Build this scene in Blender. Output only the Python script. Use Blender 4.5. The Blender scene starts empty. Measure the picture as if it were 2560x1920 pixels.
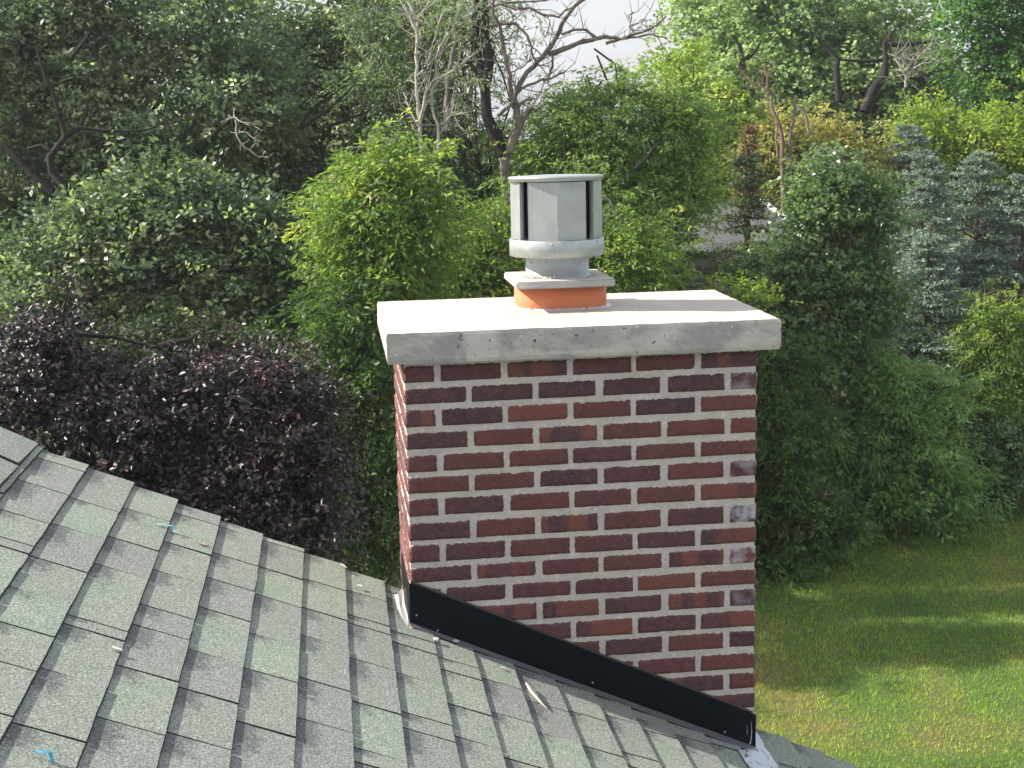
import bpy, bmesh, math, random
import numpy as np
from mathutils import Vector, Matrix

# ------------------------------------------------------------------ camera
SC = bpy.context.scene
COL = SC.collection
rng = np.random.default_rng(7)
random.seed(7)
GROUND = -6.8
F = 3771.4            # focal length in pixels of a 2560 px wide picture
M = np.array([[0.99232388, -0.12180849, -0.02135452],
              [0.0424135, 0.17301726, 0.98400514],
              [0.11616548, 0.97735752, -0.17685549]])
CAM = np.array([-0.2044, -4.43336, 0.72081])
cam_d = bpy.data.cameras.new('camera')
cam = bpy.data.objects.new('camera', cam_d)
COL.objects.link(cam)
mw = Matrix.Identity(4)
for i in range(3):
    mw[i][0] = M[0][i]; mw[i][1] = M[1][i]; mw[i][2] = -M[2][i]; mw[i][3] = CAM[i]
cam.matrix_world = mw
cam_d.sensor_width = 36
cam_d.lens = 36 * F / 2560
cam_d.clip_start = 0.05
cam_d.clip_end = 2000
cam_d.dof.use_dof = True
cam_d.dof.focus_distance = 4.9
cam_d.dof.aperture_fstop = 26
SC.camera = cam

# ------------------------------------------------------------------ sky, sun, exposure
SUN_EL, SUN_AZ = 38.0, 284.0       # degrees, azimuth clockwise from +Y
w = bpy.data.worlds.new('World'); SC.world = w; w.use_nodes = True
nt = w.node_tree; nt.nodes.clear()
out = nt.nodes.new('ShaderNodeOutputWorld'); bg = nt.nodes.new('ShaderNodeBackground')
sky = nt.nodes.new('ShaderNodeTexSky'); sky.sky_type = 'NISHITA'; sky.sun_disc = False
sky.sun_elevation = math.radians(SUN_EL); sky.sun_rotation = math.radians(SUN_AZ)
sky.air_density = 1.2; sky.dust_density = 2.5; sky.altitude = 200
tc = nt.nodes.new('ShaderNodeTexCoord'); mp = nt.nodes.new('ShaderNodeMapping')
mp.inputs['Scale'].default_value = (1, 1, 3.2)
cn = nt.nodes.new('ShaderNodeTexNoise'); cn.inputs['Scale'].default_value = 2.4; cn.inputs['Detail'].default_value = 6; cn.inputs['Roughness'].default_value = .55
cr = nt.nodes.new('ShaderNodeValToRGB'); cr.color_ramp.elements[0].position = .30; cr.color_ramp.elements[1].position = .62
cr.color_ramp.elements[0].color = (.35, .35, .35, 1)
cl = nt.nodes.new('ShaderNodeMixRGB'); cl.inputs['Color2'].default_value = (6.8, 7.0, 7.6, 1)
nt.links.new(tc.outputs['Generated'], mp.inputs[0]); nt.links.new(mp.outputs[0], cn.inputs['Vector'])
nt.links.new(cn.outputs['Fac'], cr.inputs[0]); nt.links.new(cr.outputs[0], cl.inputs['Fac'])
nt.links.new(sky.outputs[0], cl.inputs['Color1']); nt.links.new(cl.outputs[0], bg.inputs['Color'])
bg.inputs['Strength'].default_value = 0.075
nt.links.new(bg.outputs[0], out.inputs[0])
sd = bpy.data.lights.new('sun', 'SUN'); sd.energy = 4.8; sd.angle = math.radians(0.9); sd.color = (1, .93, .82)
sun = bpy.data.objects.new('sun', sd); COL.objects.link(sun)
a, e = math.radians(SUN_AZ), math.radians(SUN_EL)
SUNV = Vector((math.sin(a) * math.cos(e), math.cos(a) * math.cos(e), math.sin(e)))
sun.rotation_euler = SUNV.to_track_quat('Z', 'Y').to_euler()
sun.location = (-20, 5, 20)
SC.view_settings.view_transform = 'Standard'; SC.view_settings.look = 'None'
SC.view_settings.exposure = 1.08; SC.view_settings.gamma = 1
SC.cycles.max_bounces = 6; SC.cycles.diffuse_bounces = 2; SC.cycles.transmission_bounces = 4
SC.cycles.volume_bounces = 0; SC.cycles.transparent_max_bounces = 8

# ------------------------------------------------------------------ helpers
def at(px, py, D):
    """world point seen at (px, py) of a 2212x1659 view, D metres ahead"""
    u, v = px * 2560 / 2212, py * 2560 / 2212
    d = np.array([(u - 1280) / F, -(v - 960) / F, 1.0]) @ M
    return CAM + d * D
def pxm(D): return D * 2560 / 2212 / F     # metres per view pixel at D

def tag(o, label=None, cat=None, group=None, kind=None):
    if label: o['label'] = label
    if cat: o['category'] = cat
    if group: o['group'] = group
    if kind: o['kind'] = kind
    return o
def empty(name, loc=(0, 0, 0), rz=0):
    o = bpy.data.objects.new(name, None); COL.objects.link(o); o.location = loc; o.rotation_euler = (0, 0, rz)
    o.empty_display_size = .1
    return o
def mesh_obj(name, V, Fc, mat, parent=None, attrs=None, smooth=False):
    """V world coords; parent is an unrotated empty: coords are made local to it"""
    V = np.asarray(V, dtype=np.float32)
    if parent is not None:
        p = parent
        while p is not None:
            V = V - np.array(p.location, dtype=np.float32); p = p.parent
    me = bpy.data.meshes.new(name)
    if isinstance(Fc, np.ndarray):
        n, k = Fc.shape
        me.vertices.add(len(V)); me.vertices.foreach_set('co', V.ravel())
        me.loops.add(n * k); me.loops.foreach_set('vertex_index', Fc.astype(np.int32).ravel())
        me.polygons.add(n); me.polygons.foreach_set('loop_start', np.arange(0, n * k, k, dtype=np.int32))
        me.polygons.foreach_set('loop_total', np.full(n, k, dtype=np.int32))
        me.update(calc_edges=True)
    else:
        me.from_pydata([tuple(v) for v in V], [], Fc); me.update()
    for an, (dom, typ, data) in (attrs or {}).items():
        at_ = me.attributes.new(an, typ, dom)
        at_.data.foreach_set('value' if typ == 'FLOAT' else ('color' if 'COLOR' in typ else 'vector'), np.asarray(data, dtype=np.float32).ravel())
    if smooth: me.polygons.foreach_set('use_smooth', np.ones(len(me.polygons), dtype=bool))
    me.materials.append(mat)
    o = bpy.data.objects.new(name, me); COL.objects.link(o)
    if parent is not None: o.parent = parent
    return o

class MB:
    def __init__(s): s.v = []; s.f = []; s.n = 0
    def add(s, V, Fs):
        s.v.append(np.asarray(V, dtype=float)); s.f += [[i + s.n for i in f] for f in Fs]; s.n += len(V)
    def box(s, x0, x1, y0, y1, z0, z1):
        s.hexa([(x0, y0, z0), (x1, y0, z0), (x1, y1, z0), (x0, y1, z0), (x0, y0, z1), (x1, y0, z1), (x1, y1, z1), (x0, y1, z1)])
    def hexa(s, p):
        s.add(p, [[3, 2, 1, 0], [4, 5, 6, 7], [0, 1, 5, 4], [1, 2, 6, 5], [2, 3, 7, 6], [3, 0, 4, 7]])
    def tube(s, pts, rad, k=6, cap=True):
        pts = np.asarray(pts, dtype=float); n = len(pts); rad = np.broadcast_to(rad, (n,))
        V = []
        up = np.array([.3, .2, .93])
        for i in range(n):
            t = pts[min(i + 1, n - 1)] - pts[max(i - 1, 0)]; t = t / (np.linalg.norm(t) + 1e-9)
            if abs(t @ up) > .95: up = np.array([1., .1, 0])
            a_ = np.cross(t, up); a_ /= np.linalg.norm(a_); b_ = np.cross(t, a_)
            for j in range(k):
                q = 2 * math.pi * j / k
                V.append(pts[i] + rad[i] * (math.cos(q) * a_ + math.sin(q) * b_))
        Fs = [[i * k + j, i * k + (j + 1) % k, (i + 1) * k + (j + 1) % k, (i + 1) * k + j] for i in range(n - 1) for j in range(k)]
        if cap: Fs += [list(range(k))[::-1], [(n - 1) * k + j for j in range(k)]]
        s.add(V, Fs)
    def disc_profile(s, cx, cy, prof, k=48, ex=1, ey=1, power=2.0):
        """lathe of (r, z) rings; superellipse when power > 2"""
        V = []
        for r, z in prof:
            for j in range(k):
                q = 2 * math.pi * j / k; c, si = math.cos(q), math.sin(q)
                m = (abs(c) ** power + abs(si) ** power) ** (-1 / power)
                V.append((cx + r * ex * c * m, cy + r * ey * si * m, z))
        n = len(prof)
        s.add(V, [[i * k + j, i * k + (j + 1) % k, (i + 1) * k + (j + 1) % k, (i + 1) * k + j] for i in range(n - 1) for j in range(k)])
    def build(s, name, mat, parent=None, smooth=False, attrs=None):
        return mesh_obj(name, np.concatenate(s.v), s.f, mat, parent, attrs, smooth)

def nmat(name):
    m = bpy.data.materials.new(name); m.use_nodes = True
    t = m.node_tree; b = t.nodes['Principled BSDF']
    return m, t, b
def N(t, typ, **kw):
    n = t.nodes.new(typ)
    for k, v in kw.items():
        if k in n.inputs: n.inputs[k].default_value = v
        else: setattr(n, k, v)
    return n
def ramp(t, fac, stops):
    r = t.nodes.new('ShaderNodeValToRGB'); el = r.color_ramp.elements
    while len(el) < len(stops): el.new(.5)
    for e_, (p, c) in zip(el, stops): e_.position = p; e_.color = (*c, 1)
    t.links.new(fac, r.inputs[0]); return r
def mix(t, fac, a_, b_, blend='MIX'):
    m = t.nodes.new('ShaderNodeMixRGB'); m.blend_type = blend
    for i, x in ((0, fac), (1, a_), (2, b_)):
        if hasattr(x, 'is_linked') or isinstance(x, bpy.types.NodeSocket): t.links.new(x, m.inputs[i])
        else: m.inputs[i].default_value = x if isinstance(x, (int, float)) else (*x, 1)
    return m.outputs[0]
def noise(t, scale, detail=4, rough=.5, vec=None, dist=0):
    n = N(t, 'ShaderNodeTexNoise', Scale=scale, Detail=detail, Roughness=rough, Distortion=dist)
    if vec is not None: t.links.new(vec, n.inputs['Vector'])
    return n.outputs['Fac']
def objco(t, scale=(1, 1, 1)):
    c = t.nodes.new('ShaderNodeTexCoord'); m = t.nodes.new('ShaderNodeMapping'); m.inputs['Scale'].default_value = scale
    t.links.new(c.outputs['Object'], m.inputs[0]); return m.outputs[0]
def math_(t, op, a_, b_=None, clamp=False):
    m = t.nodes.new('ShaderNodeMath'); m.operation = op; m.use_clamp = clamp
    for i, x in ((0, a_), (1, b_)):
        if x is None: continue
        if isinstance(x, (int, float)): m.inputs[i].default_value = x
        else: t.links.new(x, m.inputs[i])
    return m.outputs[0]
def bump(t, b, h, strength=.3, dist=.01):
    n = N(t, 'ShaderNodeBump', Strength=strength, Distance=dist); t.links.new(h, n.inputs['Height']); t.links.new(n.outputs[0], b.inputs['Normal'])
def attr(t, name):
    n = t.nodes.new('ShaderNodeAttribute'); n.attribute_name = name; return n

def simple(name, col, rough=.6, metal=0, nscale=0, var=.15, bscale=0, bstr=.2):
    m, t, b = nmat(name)
    b.inputs['Roughness'].default_value = rough; b.inputs['Metallic'].default_value = metal
    if nscale:
        f = noise(t, nscale, 5, .6, objco(t))
        t.links.new(mix(t, f, tuple(c * (1 - var) for c in col), tuple(min(1, c * (1 + var)) for c in col)), b.inputs['Base Color'])
    else: b.inputs['Base Color'].default_value = (*col, 1)
    if bscale: bump(t, b, noise(t, bscale, 5, .6, objco(t)), bstr, .01)
    return m

# ------------------------------------------------------------------ materials
def mat_brick():
    m, t, b = nmat('brick')
    tone = attr(t, 'tone').outputs['Fac']; bl = attr(t, 'bloom').outputs['Fac']; seed = attr(t, 'bseed').outputs['Fac']; bd = attr(t, 'band').outputs['Fac']
    base = ramp(t, tone, [(0, (.038, .029, .040)), (.3, (.066, .034, .044)), (.6, (.118, .040, .043)), (.85, (.18, .062, .046)), (1, (.25, .10, .065))]).outputs[0]
    c = t.nodes.new('ShaderNodeTexCoord'); mp_ = t.nodes.new('ShaderNodeMapping'); t.links.new(c.outputs['Object'], mp_.inputs[0])
    cb = t.nodes.new('ShaderNodeCombineXYZ'); t.links.new(math_(t, 'MULTIPLY', seed, 37.), cb.inputs[0]); t.links.new(math_(t, 'MULTIPLY', seed, 91.), cb.inputs[1]); t.links.new(cb.outputs[0], mp_.inputs['Location'])
    m2 = t.nodes.new('ShaderNodeMapping'); m2.inputs['Scale'].default_value = (1, 1, .12); t.links.new(mp_.outputs[0], m2.inputs[0])
    band = noise(t, 15, 1, .3, m2.outputs[0])
    bm_ = ramp(t, band, [(.46, (0, 0, 0)), (.52, (1, 1, 1))]).outputs[0]
    dark = mix(t, .5, base, (.05, .037, .05)); lite = mix(t, .45, base, (.26, .085, .055))
    fl = mix(t, bm_, dark, lite)
    base = mix(t, bd, base, fl)
    mot = noise(t, 45, 5, .65, mp_.outputs[0])
    base = mix(t, math_(t, 'MULTIPLY', ramp(t, mot, [(.35, (0, 0, 0)), (.75, (1, 1, 1))]).outputs[0], .55), base, (.20, .085, .06))
    # fine wire-cut grain
    m3 = t.nodes.new('ShaderNodeMapping'); m3.inputs['Scale'].default_value = (1, 1, 5); t.links.new(mp_.outputs[0], m3.inputs[0])
    gr = noise(t, 90, 4, .7, m3.outputs[0])
    base = mix(t, .8, base, ramp(t, gr, [(.3, (.45, .45, .48)), (.7, (1.5, 1.4, 1.4))]).outputs[0], 'MULTIPLY')
    # efflorescence and mortar smears
    sp = noise(t, 210, 3, .6, mp_.outputs[0])
    base = mix(t, ramp(t, sp, [(.66, (0, 0, 0)), (.72, (.75, .75, .75))]).outputs[0], base, (.42, .37, .35))
    edge = attr(t, 'edge').outputs['Fac']; en = noise(t, 60, 5, .75, mp_.outputs[0])
    em = math_(t, 'ADD', math_(t, 'MULTIPLY', edge, .52), math_(t, 'MULTIPLY', en, .9))
    base = mix(t, ramp(t, em, [(.88, (0, 0, 0)), (.98, (.85, .85, .85))]).outputs[0], base, (.56, .51, .47))
    bn = ramp(t, noise(t, 22, 4, .6, mp_.outputs[0]), [(.42, (0, 0, 0)), (.62, (1, 1, 1))]).outputs[0]
    base = mix(t, math_(t, 'MULTIPLY', bn, bl), base, (.50, .48, .52))
    t.links.new(base, b.inputs['Base Color']); b.inputs['Roughness'].default_value = .85
    bump(t, b, math_(t, 'ADD', gr, math_(t, 'MULTIPLY', mot, 2.)), .7, .0025)
    return m
def mat_mortar():
    m, t, b = nmat('mortar')
    v = objco(t)
    c1 = ramp(t, noise(t, 9, 5, .6, v), [(.3, (.45, .40, .35)), (.7, (.585, .53, .465))]).outputs[0]
    c2 = mix(t, ramp(t, noise(t, 70, 5, .7, v), [(.56, (0, 0, 0)), (.66, (.8, .8, .8))]).outputs[0], c1, (.70, .67, .63))
    c3 = mix(t, ramp(t, noise(t, 260, 2, .5, v), [(.3, (.5, .5, .5)), (.42, (0, 0, 0))]).outputs[0], c2, (.30, .28, .26))
    t.links.new(c3, b.inputs['Base Color']); b.inputs['Roughness'].default_value = .95
    bump(t, b, noise(t, 120, 5, .7, v), .6, .004)
    return m
def mat_concrete(name, top=(.62, .56, .50)):
    # sides are mottled and stained, upward faces cleaner and more even
    m, t, b = nmat(name)
    v = objco(t)
    c = ramp(t, noise(t, 4.5, 6, .6, v, .4), [(.30, tuple(x * .58 for x in top)), (.5, tuple(x * .82 for x in top)), (.68, top)]).outputs[0]
    # damp grey staining with its own outline
    st = ramp(t, noise(t, 3.1, 7, .62, objco(t, (1, 1, 2.2)), .8), [(.43, (0, 0, 0)), (.54, (.85, .85, .85))]).outputs[0]
    c = mix(t, st, c, tuple(x * f for x, f in zip(top, (.46, .50, .54))))
    c = mix(t, ramp(t, noise(t, 38, 6, .7, v), [(.3, (.35, .35, .35)), (.5, (0, 0, 0))]).outputs[0], c, tuple(x * .6 for x in top))
    ge = t.nodes.new('ShaderNodeNewGeometry'); sz = t.nodes.new('ShaderNodeSeparateXYZ'); t.links.new(ge.outputs['True Normal'], sz.inputs[0])
    tp = ramp(t, sz.outputs[2], [(.5, (0, 0, 0)), (.8, (.82, .82, .82))]).outputs[0]
    c = mix(t, tp, c, tuple(x * f for x, f in zip(top, (.80, .79, .76))))
    fl = ramp(t, noise(t, 55, 3, .5, v, .5), [(.70, (0, 0, 0)), (.74, (.8, .8, .8))]).outputs[0]
    c = mix(t, fl, c, (.74, .71, .66))
    c = mix(t, ramp(t, noise(t, 95, 2, .4, v, .6), [(.265, (1, 1, 1)), (.30, (0, 0, 0))]).outputs[0], c, (.09, .085, .08))
    t.links.new(c, b.inputs['Base Color']); b.inputs['Roughness'].default_value = .9
    h = math_(t, 'ADD', noise(t, 30, 6, .7, v), ramp(t, noise(t, 95, 2, .4, v, .6), [(.245, (0, 0, 0)), (.28, (1, 1, 1))]).outputs[0])
    bump(t, b, h, .45, .003)
    return m
def mat_shingle():
    m, t, b = nmat('asphalt_shingle')
    uv = t.nodes.new('ShaderNodeUVMap'); uv.uv_map = 'tab'
    sx = t.nodes.new('ShaderNodeSeparateXYZ'); t.links.new(uv.outputs[0], sx.inputs[0])
    rnd = attr(t, 'tone').outputs['Fac']
    v = objco(t)
    g1 = noise(t, 165, 3, .75, v); g2 = noise(t, 330, 2, .6, v)
    n1 = noise(t, 14, 4, .6, v); n2 = noise(t, 60, 4, .7, v)
    u_, v_ = sx.outputs[0], sx.outputs[1]
    # printed darker granule blend in the upslope corner of every tab, ragged outline
    wob = math_(t, 'MULTIPLY', math_(t, 'SUBTRACT', n2, .5), .8)
    du = math_(t, 'ADD', u_, wob); dv = math_(t, 'ADD', v_, wob)
    ext = math_(t, 'ADD', .22, math_(t, 'MULTIPLY', rnd, .42))
    a1 = ramp(t, math_(t, 'SUBTRACT', ext, du), [(0, (0, 0, 0)), (.22, (1, 1, 1))]).outputs[0]
    a2 = ramp(t, math_(t, 'SUBTRACT', .52, dv), [(0, (0, 0, 0)), (.18, (1, 1, 1))]).outputs[0]
    patch = math_(t, 'MULTIPLY', a1, a2)
    green = mix(t, ramp(t, n1, [(.35, (0, 0, 0)), (.65, (1, 1, 1))]).outputs[0], (.215, .272, .215), (.262, .29, .245))
    green = mix(t, math_(t, 'MULTIPLY', rnd, .75), green, (.205, .212, .205))
    c = mix(t, math_(t, 'MULTIPLY', patch, .78), green, (.075, .082, .092))
    sp = ramp(t, g1, [(.30, (.30, .30, .33)), (.5, (.95, .96, .95)), (.70, (2.0, 2.0, 1.9))]).outputs[0]
    c = mix(t, .85, c, sp, 'MULTIPLY')
    c = mix(t, ramp(t, g2, [(.63, (0, 0, 0)), (.68, (.75, .75, .75))]).outputs[0], c, (.46, .47, .43))
    c = mix(t, ramp(t, g2, [(.30, (.75, .75, .75)), (.36, (0, 0, 0))]).outputs[0], c, (.045, .048, .055))
    c = mix(t, math_(t, 'MULTIPLY', attr(t, 'rim').outputs['Fac'], .9), c, (.014, .014, .016))
    t.links.new(c, b.inputs['Base Color']); b.inputs['Roughness'].default_value = .93
    bump(t, b, g1, .8, .004)
    return m
def mat_metal(name='galvanised_metal', col=(.43, .46, .455), rough=.42):
    m, t, b = nmat(name)
    v = objco(t)
    c = ramp(t, noise(t, 16, 6, .65, v, .4), [(.3, tuple(x * .82 for x in col)), (.7, col)]).outputs[0]
    c = mix(t, ramp(t, noise(t, 42, 4, .6, v, .8), [(.62, (0, 0, 0)), (.72, (.5, .5, .5))]).outputs[0], c, (.66, .67, .66))
    t.links.new(c, b.inputs['Base Color']); b.inputs['Metallic'].default_value = .55
    t.links.new(ramp(t, noise(t, 20, 5, .6, v), [(.3, (rough * .8,) * 3), (.7, (rough * 1.35,) * 3)]).outputs[0], b.inputs['Roughness'])
    bump(t, b, noise(t, 7, 3, .5, v), .15, .01)
    return m
def mat_leaf(name, ca, cb, cc=None, trans=.35, rough=.42, spec=.5):
    """leaf tints mixed per leaf, some paled or darkened for light and shade; light passes through"""
    m, t, b = nmat(name)
    f = attr(t, 'tint').outputs['Fac']
    stops = [(0, ca), (.75, cb)] + ([(.97, cc)] if cc else [])  # last stop paints sunlit leaves and highlights into the colour
    c = ramp(t, f, stops).outputs[0]
    t.links.new(c, b.inputs['Base Color']); b.inputs['Roughness'].default_value = rough
    b.inputs['Specular IOR Level'].default_value = spec
    if trans:
        tr = t.nodes.new('ShaderNodeBsdfTranslucent'); ms = t.nodes.new('ShaderNodeMixShader'); ms.inputs[0].default_value = trans
        t.links.new(mix(t, 1, c, (1.8, 1.95, .95), 'MULTIPLY'), tr.inputs[0])
        o = t.nodes['Material Output']
        t.links.new(b.outputs[0], ms.inputs[1]); t.links.new(tr.outputs[0], ms.inputs[2]); t.links.new(ms.outputs[0], o.inputs[0])
    return m
def mat_bark(name, col, col2=None):
    m, t, b = nmat(name)
    c = ramp(t, noise(t, 9, 6, .65, objco(t, (1, 1, .3))), [(.3, tuple(x * .5 for x in col)), (.7, col2 or col)]).outputs[0]
    t.links.new(c, b.inputs['Base Color']); b.inputs['Roughness'].default_value = .9
    bump(t, b, noise(t, 20, 5, .7, objco(t, (1, 1, .25))), .8, .03)
    return m

BRICK, MORTAR = mat_brick(), mat_mortar()
CROWN = mat_concrete('crown_concrete', (.60, .555, .49)); SLAB = mat_concrete('slab_concrete', (.60, .57, .53))
SHINGLE = mat_shingle()
GALV = mat_metal(); DARKM = simple('dark_vent_metal', (.075, .065, .065), .5, .3, 20)
BLACK = simple('black_painted_metal', (.004, .006, .009), .5, 0, 6, .3); BLACK.node_tree.nodes['Principled BSDF'].inputs['Specular IOR Level'].default_value = .18
TERRA = simple('terracotta_clay', (.60, .19, .09), .75, 0, 14, .22, 60, .25)
CAULK = simple('clear_caulk', (.55, .55, .62), .25, 0, 60, .35, 50, .5)
WHITE = simple('white_trim_paint', (.72, .73, .74), .45, 0, 4, .06)
LILAC = simple('weathered_drip_metal', (.20, .19, .22), .4, .4, 12, .25)

# ------------------------------------------------------------------ chimney
chim = tag(empty('chimney', (.54, .34, GROUND)), 'dark red brick chimney with a thick concrete crown rising through the green shingle roof', 'chimney')
W, DEP = 1.0773, .683
zl = {2: (-.0851, -.1292), 3: (-.1499, -.199), 4: (-.2204, -.2674), 5: (-.2889, -.3379), 6: (-.3565, -.4039), 7: (-.4238, -.4746), 8: (-.4997, -.5514), 9: (-.5684, -.6204), 10: (-.6407, -.6835)}
zr = {1: (-.0116, -.0566), 2: (-.0764, -.126), 3: (-.1464, -.1913), 4: (-.2174, -.2632), 5: (-.2882, -.3304), 6: (-.353, -.4005), 7: (-.423, -.4708), 8: (-.4943, -.5474), 9: (-.5667, -.6149), 10: (-.6323, -.6808), 11: (-.7041, -.7496), 12: (-.7691, -.8194), 13: (-.8389, -.8881), 14: (-.9058, -.9553), 15: (-.9791, -1.0268), 16: (-1.0455, -1.0935), 17: (-1.1148, -1.1603)}
zl[1] = (-.0165, -.0635)
P = .0685
for k in range(11, 18): zl[k] = tuple(z - .004 for z in zr[k])
def row_z(k, x):
    if k > 17: z0 = -1.1148 - P * (k - 17); return z0, z0 - .0475
    f = min(max(x / W, 0), 1)
    return tuple(zl[k][i] * (1 - f) + zr[k][i] * f for i in (0, 1))
odd = [(0, .0877), (.1097, .2897), (.3102, .489), (.5084, .6854), (.7038, .8837), (.9054, W)]
even = [(0, .1826), (.2042, .3829), (.4044, .5784), (.6012, .7758), (.8011, .975), (.9982, W)]
side_o = [(0, .0), (.0, .09), (.112, .292), (.314, .494), (.516, .683)]
tones = {1: [.45, .4, .2, .45, .42, .4], 2: [.28, .22, .2, .16, .26, .42], 3: [.5, .1, .5, .6, .08, .62], 4: [.22, .62, .45, .6, .62, .68], 5: [.48, .52, .58, .32, .58, .6],
         6: [.55, .58, .2, .34, .62, .42], 7: [.4, .24, .58, .55, .57, .62], 8: [.27, .62, .5, .52, .32, .06], 9: [.45, .33, .48, .52, .4, .28], 10: [.28, .58, .5, .62, .45, .75],
         11: [.2, .2, .5, .35, .86, .62], 12: [.4, .4, .3, .3, .45, .22], 13: [.4, .4, .5, .52, .33, .62], 14: [.4, .4, .4, .28, .62, .1], 15: [.4, .4, .4, .5, .6, .64], 16: [.3] * 4 + [.28, .5], 17: [.35] * 6}
bands = {(1, 2), (1, 5), (3, 2), (4, 2), (7, 5), (8, 2), (10, 1), (10, 4), (12, 2), (12, 4), (13, 5), (13, 3), (9, 5), (16, 4), (12, 1), (3, 0)}
blooms = {(8, 5): .9, (10, 5): .8, (2, 5): .5, (12, 5): .35, (6, 5): .4}

bV, bF, bT, bB, bS, bBd, bE = [], [], [], [], [], [], []
cnt = 0
def brick_face(org, du, dn, L, zt0, zb0, zt1, zb1, tone, band, bloom):
    """ragged, slightly pillowed brick slab; du along, dn outward"""
    global cnt
    nu, nv = max(6, int(L / .0065)), 8
    org = org - du * .0022; L = L + .0044; zt0 += .0020; zt1 += .0020; zb0 -= .0018; zb1 -= .0018
    seed = rng.random()
    k1 = rng.normal(0, 1, (4, nu + 1))
    def sm(a_, n_=2):
        for _ in range(n_): a_ = np.convolve(np.pad(a_, 1, 'edge'), [.25, .5, .25], 'valid')
        return a_
    jt = np.abs(sm(k1[0], 0)) * .0016 + sm(k1[1], 3) * .001; jb = np.abs(sm(k1[2], 1)) * .0009
    k2 = rng.normal(0, 1, (2, nv + 1)); jl = sm(k2[0], 0) * .0011; jr = sm(k2[1], 0) * .0011
    tilt = rng.normal(0, .0012, 2)
    G = np.zeros((nu + 1, nv + 1, 3)); E_ = np.zeros((nu + 1, nv + 1))
    for i in range(nu + 1):
        s = i / nu
        zt = zt0 + (zt1 - zt0) * s - jt[i]; zb = zb0 + (zb1 - zb0) * s + jb[i]
        for j in range(nv + 1):
            r = j / nv
            ux = L * s
            if i == 0: ux += abs(jl[j])
            if i == nu: ux -= abs(jr[j])
            ed = min(min(s, 1 - s) * L, min(r, 1 - r) * .05)
            dep = .0045 * min(1, ed / .005) ** .5 + tilt[0] * (s - .5) + tilt[1] * (r - .5) + rng.normal(0, .0004)
            G[i, j] = org + du * ux + dn * dep; G[i, j, 2] = zb + (zt - zb) * r
            E_[i, j] = 1 if (j >= nv - 0) else max(0, 1 - ed / .006) * (1.0 if r > .5 else .75)
    V = G.reshape(-1, 3); o = cnt
    fs = [[o + i * (nv + 1) + j, o + (i + 1) * (nv + 1) + j, o + (i + 1) * (nv + 1) + j + 1, o + i * (nv + 1) + j + 1] for i in range(nu) for j in range(nv)]
    # rim going back into the wall
    rim = [(i, 0) for i in range(nu + 1)] + [(nu, j) for j in range(1, nv + 1)] + [(i, nv) for i in range(nu - 1, -1, -1)] + [(0, j) for j in range(nv - 1, 0, -1)]
    back = np.array([G[i, j] - dn * .02 for i, j in rim]); ob = o + len(V)
    for q in range(len(rim)):
        q2 = (q + 1) % len(rim); a1 = o + rim[q][0] * (nv + 1) + rim[q][1]; a2 = o + rim[q2][0] * (nv + 1) + rim[q2][1]
        fs.append([a1, ob + q, ob + q2, a2])
    if np.cross(du, [0, 0, 1]) @ dn < 0: fs = [f[::-1] for f in fs]
    bV.append(V); bV.append(back); cnt += len(V) + len(back)
    bF.extend(fs); nf = len(fs)
    bT.extend([tone] * nf); bB.extend([bloom] * nf); bS.extend([seed] * nf); bBd.extend([band] * nf)
    bE.extend(E_.ravel()); bE.extend([1] * len(back))
NROW = 99
for k in range(1, NROW):
    if k > 26 and k % 1: continue
    lay = odd if k % 2 else even
    vis = k <= 19
    for i, (x0, x1) in enumerate(lay):
        tn_ = tones.get(k, [rng.uniform(.15, .7) for _ in range(6)])[i] + rng.normal(0, .03)
        jx = rng.normal(0, .0012, 2) if 0 < i < 5 else (0, 0)
        a0, a1 = x0 + jx[0], x1 + jx[1]
        zt0, zb0 = row_z(k, a0); zt1, zb1 = row_z(k, a1)
        if vis: brick_face(np.array([a0, 0, 0.]), np.array([1., 0, 0]), np.array([0, -1., 0]), a1 - a0, zt0, zb0, zt1, zb1, tn_, 1. if (k, i) in bands else .12, blooms.get((k, i), 0))
    if k <= 26:
        sl = [(0, .09), (.111, .291), (.312, .492), (.513, DEP)] if k % 2 == 0 else [(0, .19), (.211, .391), (.412, .592), (.613, DEP)]
        for (y0, y1) in sl:
            for sx_, dn in ((0., -1.), (W, 1.)):
                zt0, zb0 = row_z(k, sx_)
                brick_face(np.array([sx_, y0 + .001, 0.]), np.array([0, 1., 0]), np.array([dn, 0, 0.]), y1 - y0, zt0, zb0, zt0, zb0, rng.uniform(.3, .8), .2, 0)
        for (x0, x1) in lay:
            zt0, zb0 = row_z(k, .5)
            brick_face(np.array([x0, DEP, 0.]), np.array([1., 0, 0]), np.array([0, 1., 0]), x1 - x0, zt0, zb0, zt0, zb0, rng.uniform(.2, .7), .2, 0)
mesh_obj('brick_stack', np.concatenate(bV), np.array(bF), BRICK, chim,
         {'tone': ('FACE', 'FLOAT', np.clip(bT, 0, 1)), 'bloom': ('FACE', 'FLOAT', bB), 'bseed': ('FACE', 'FLOAT', bS), 'band': ('FACE', 'FLOAT', bBd), 'edge': ('POINT', 'FLOAT', bE)})
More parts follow.
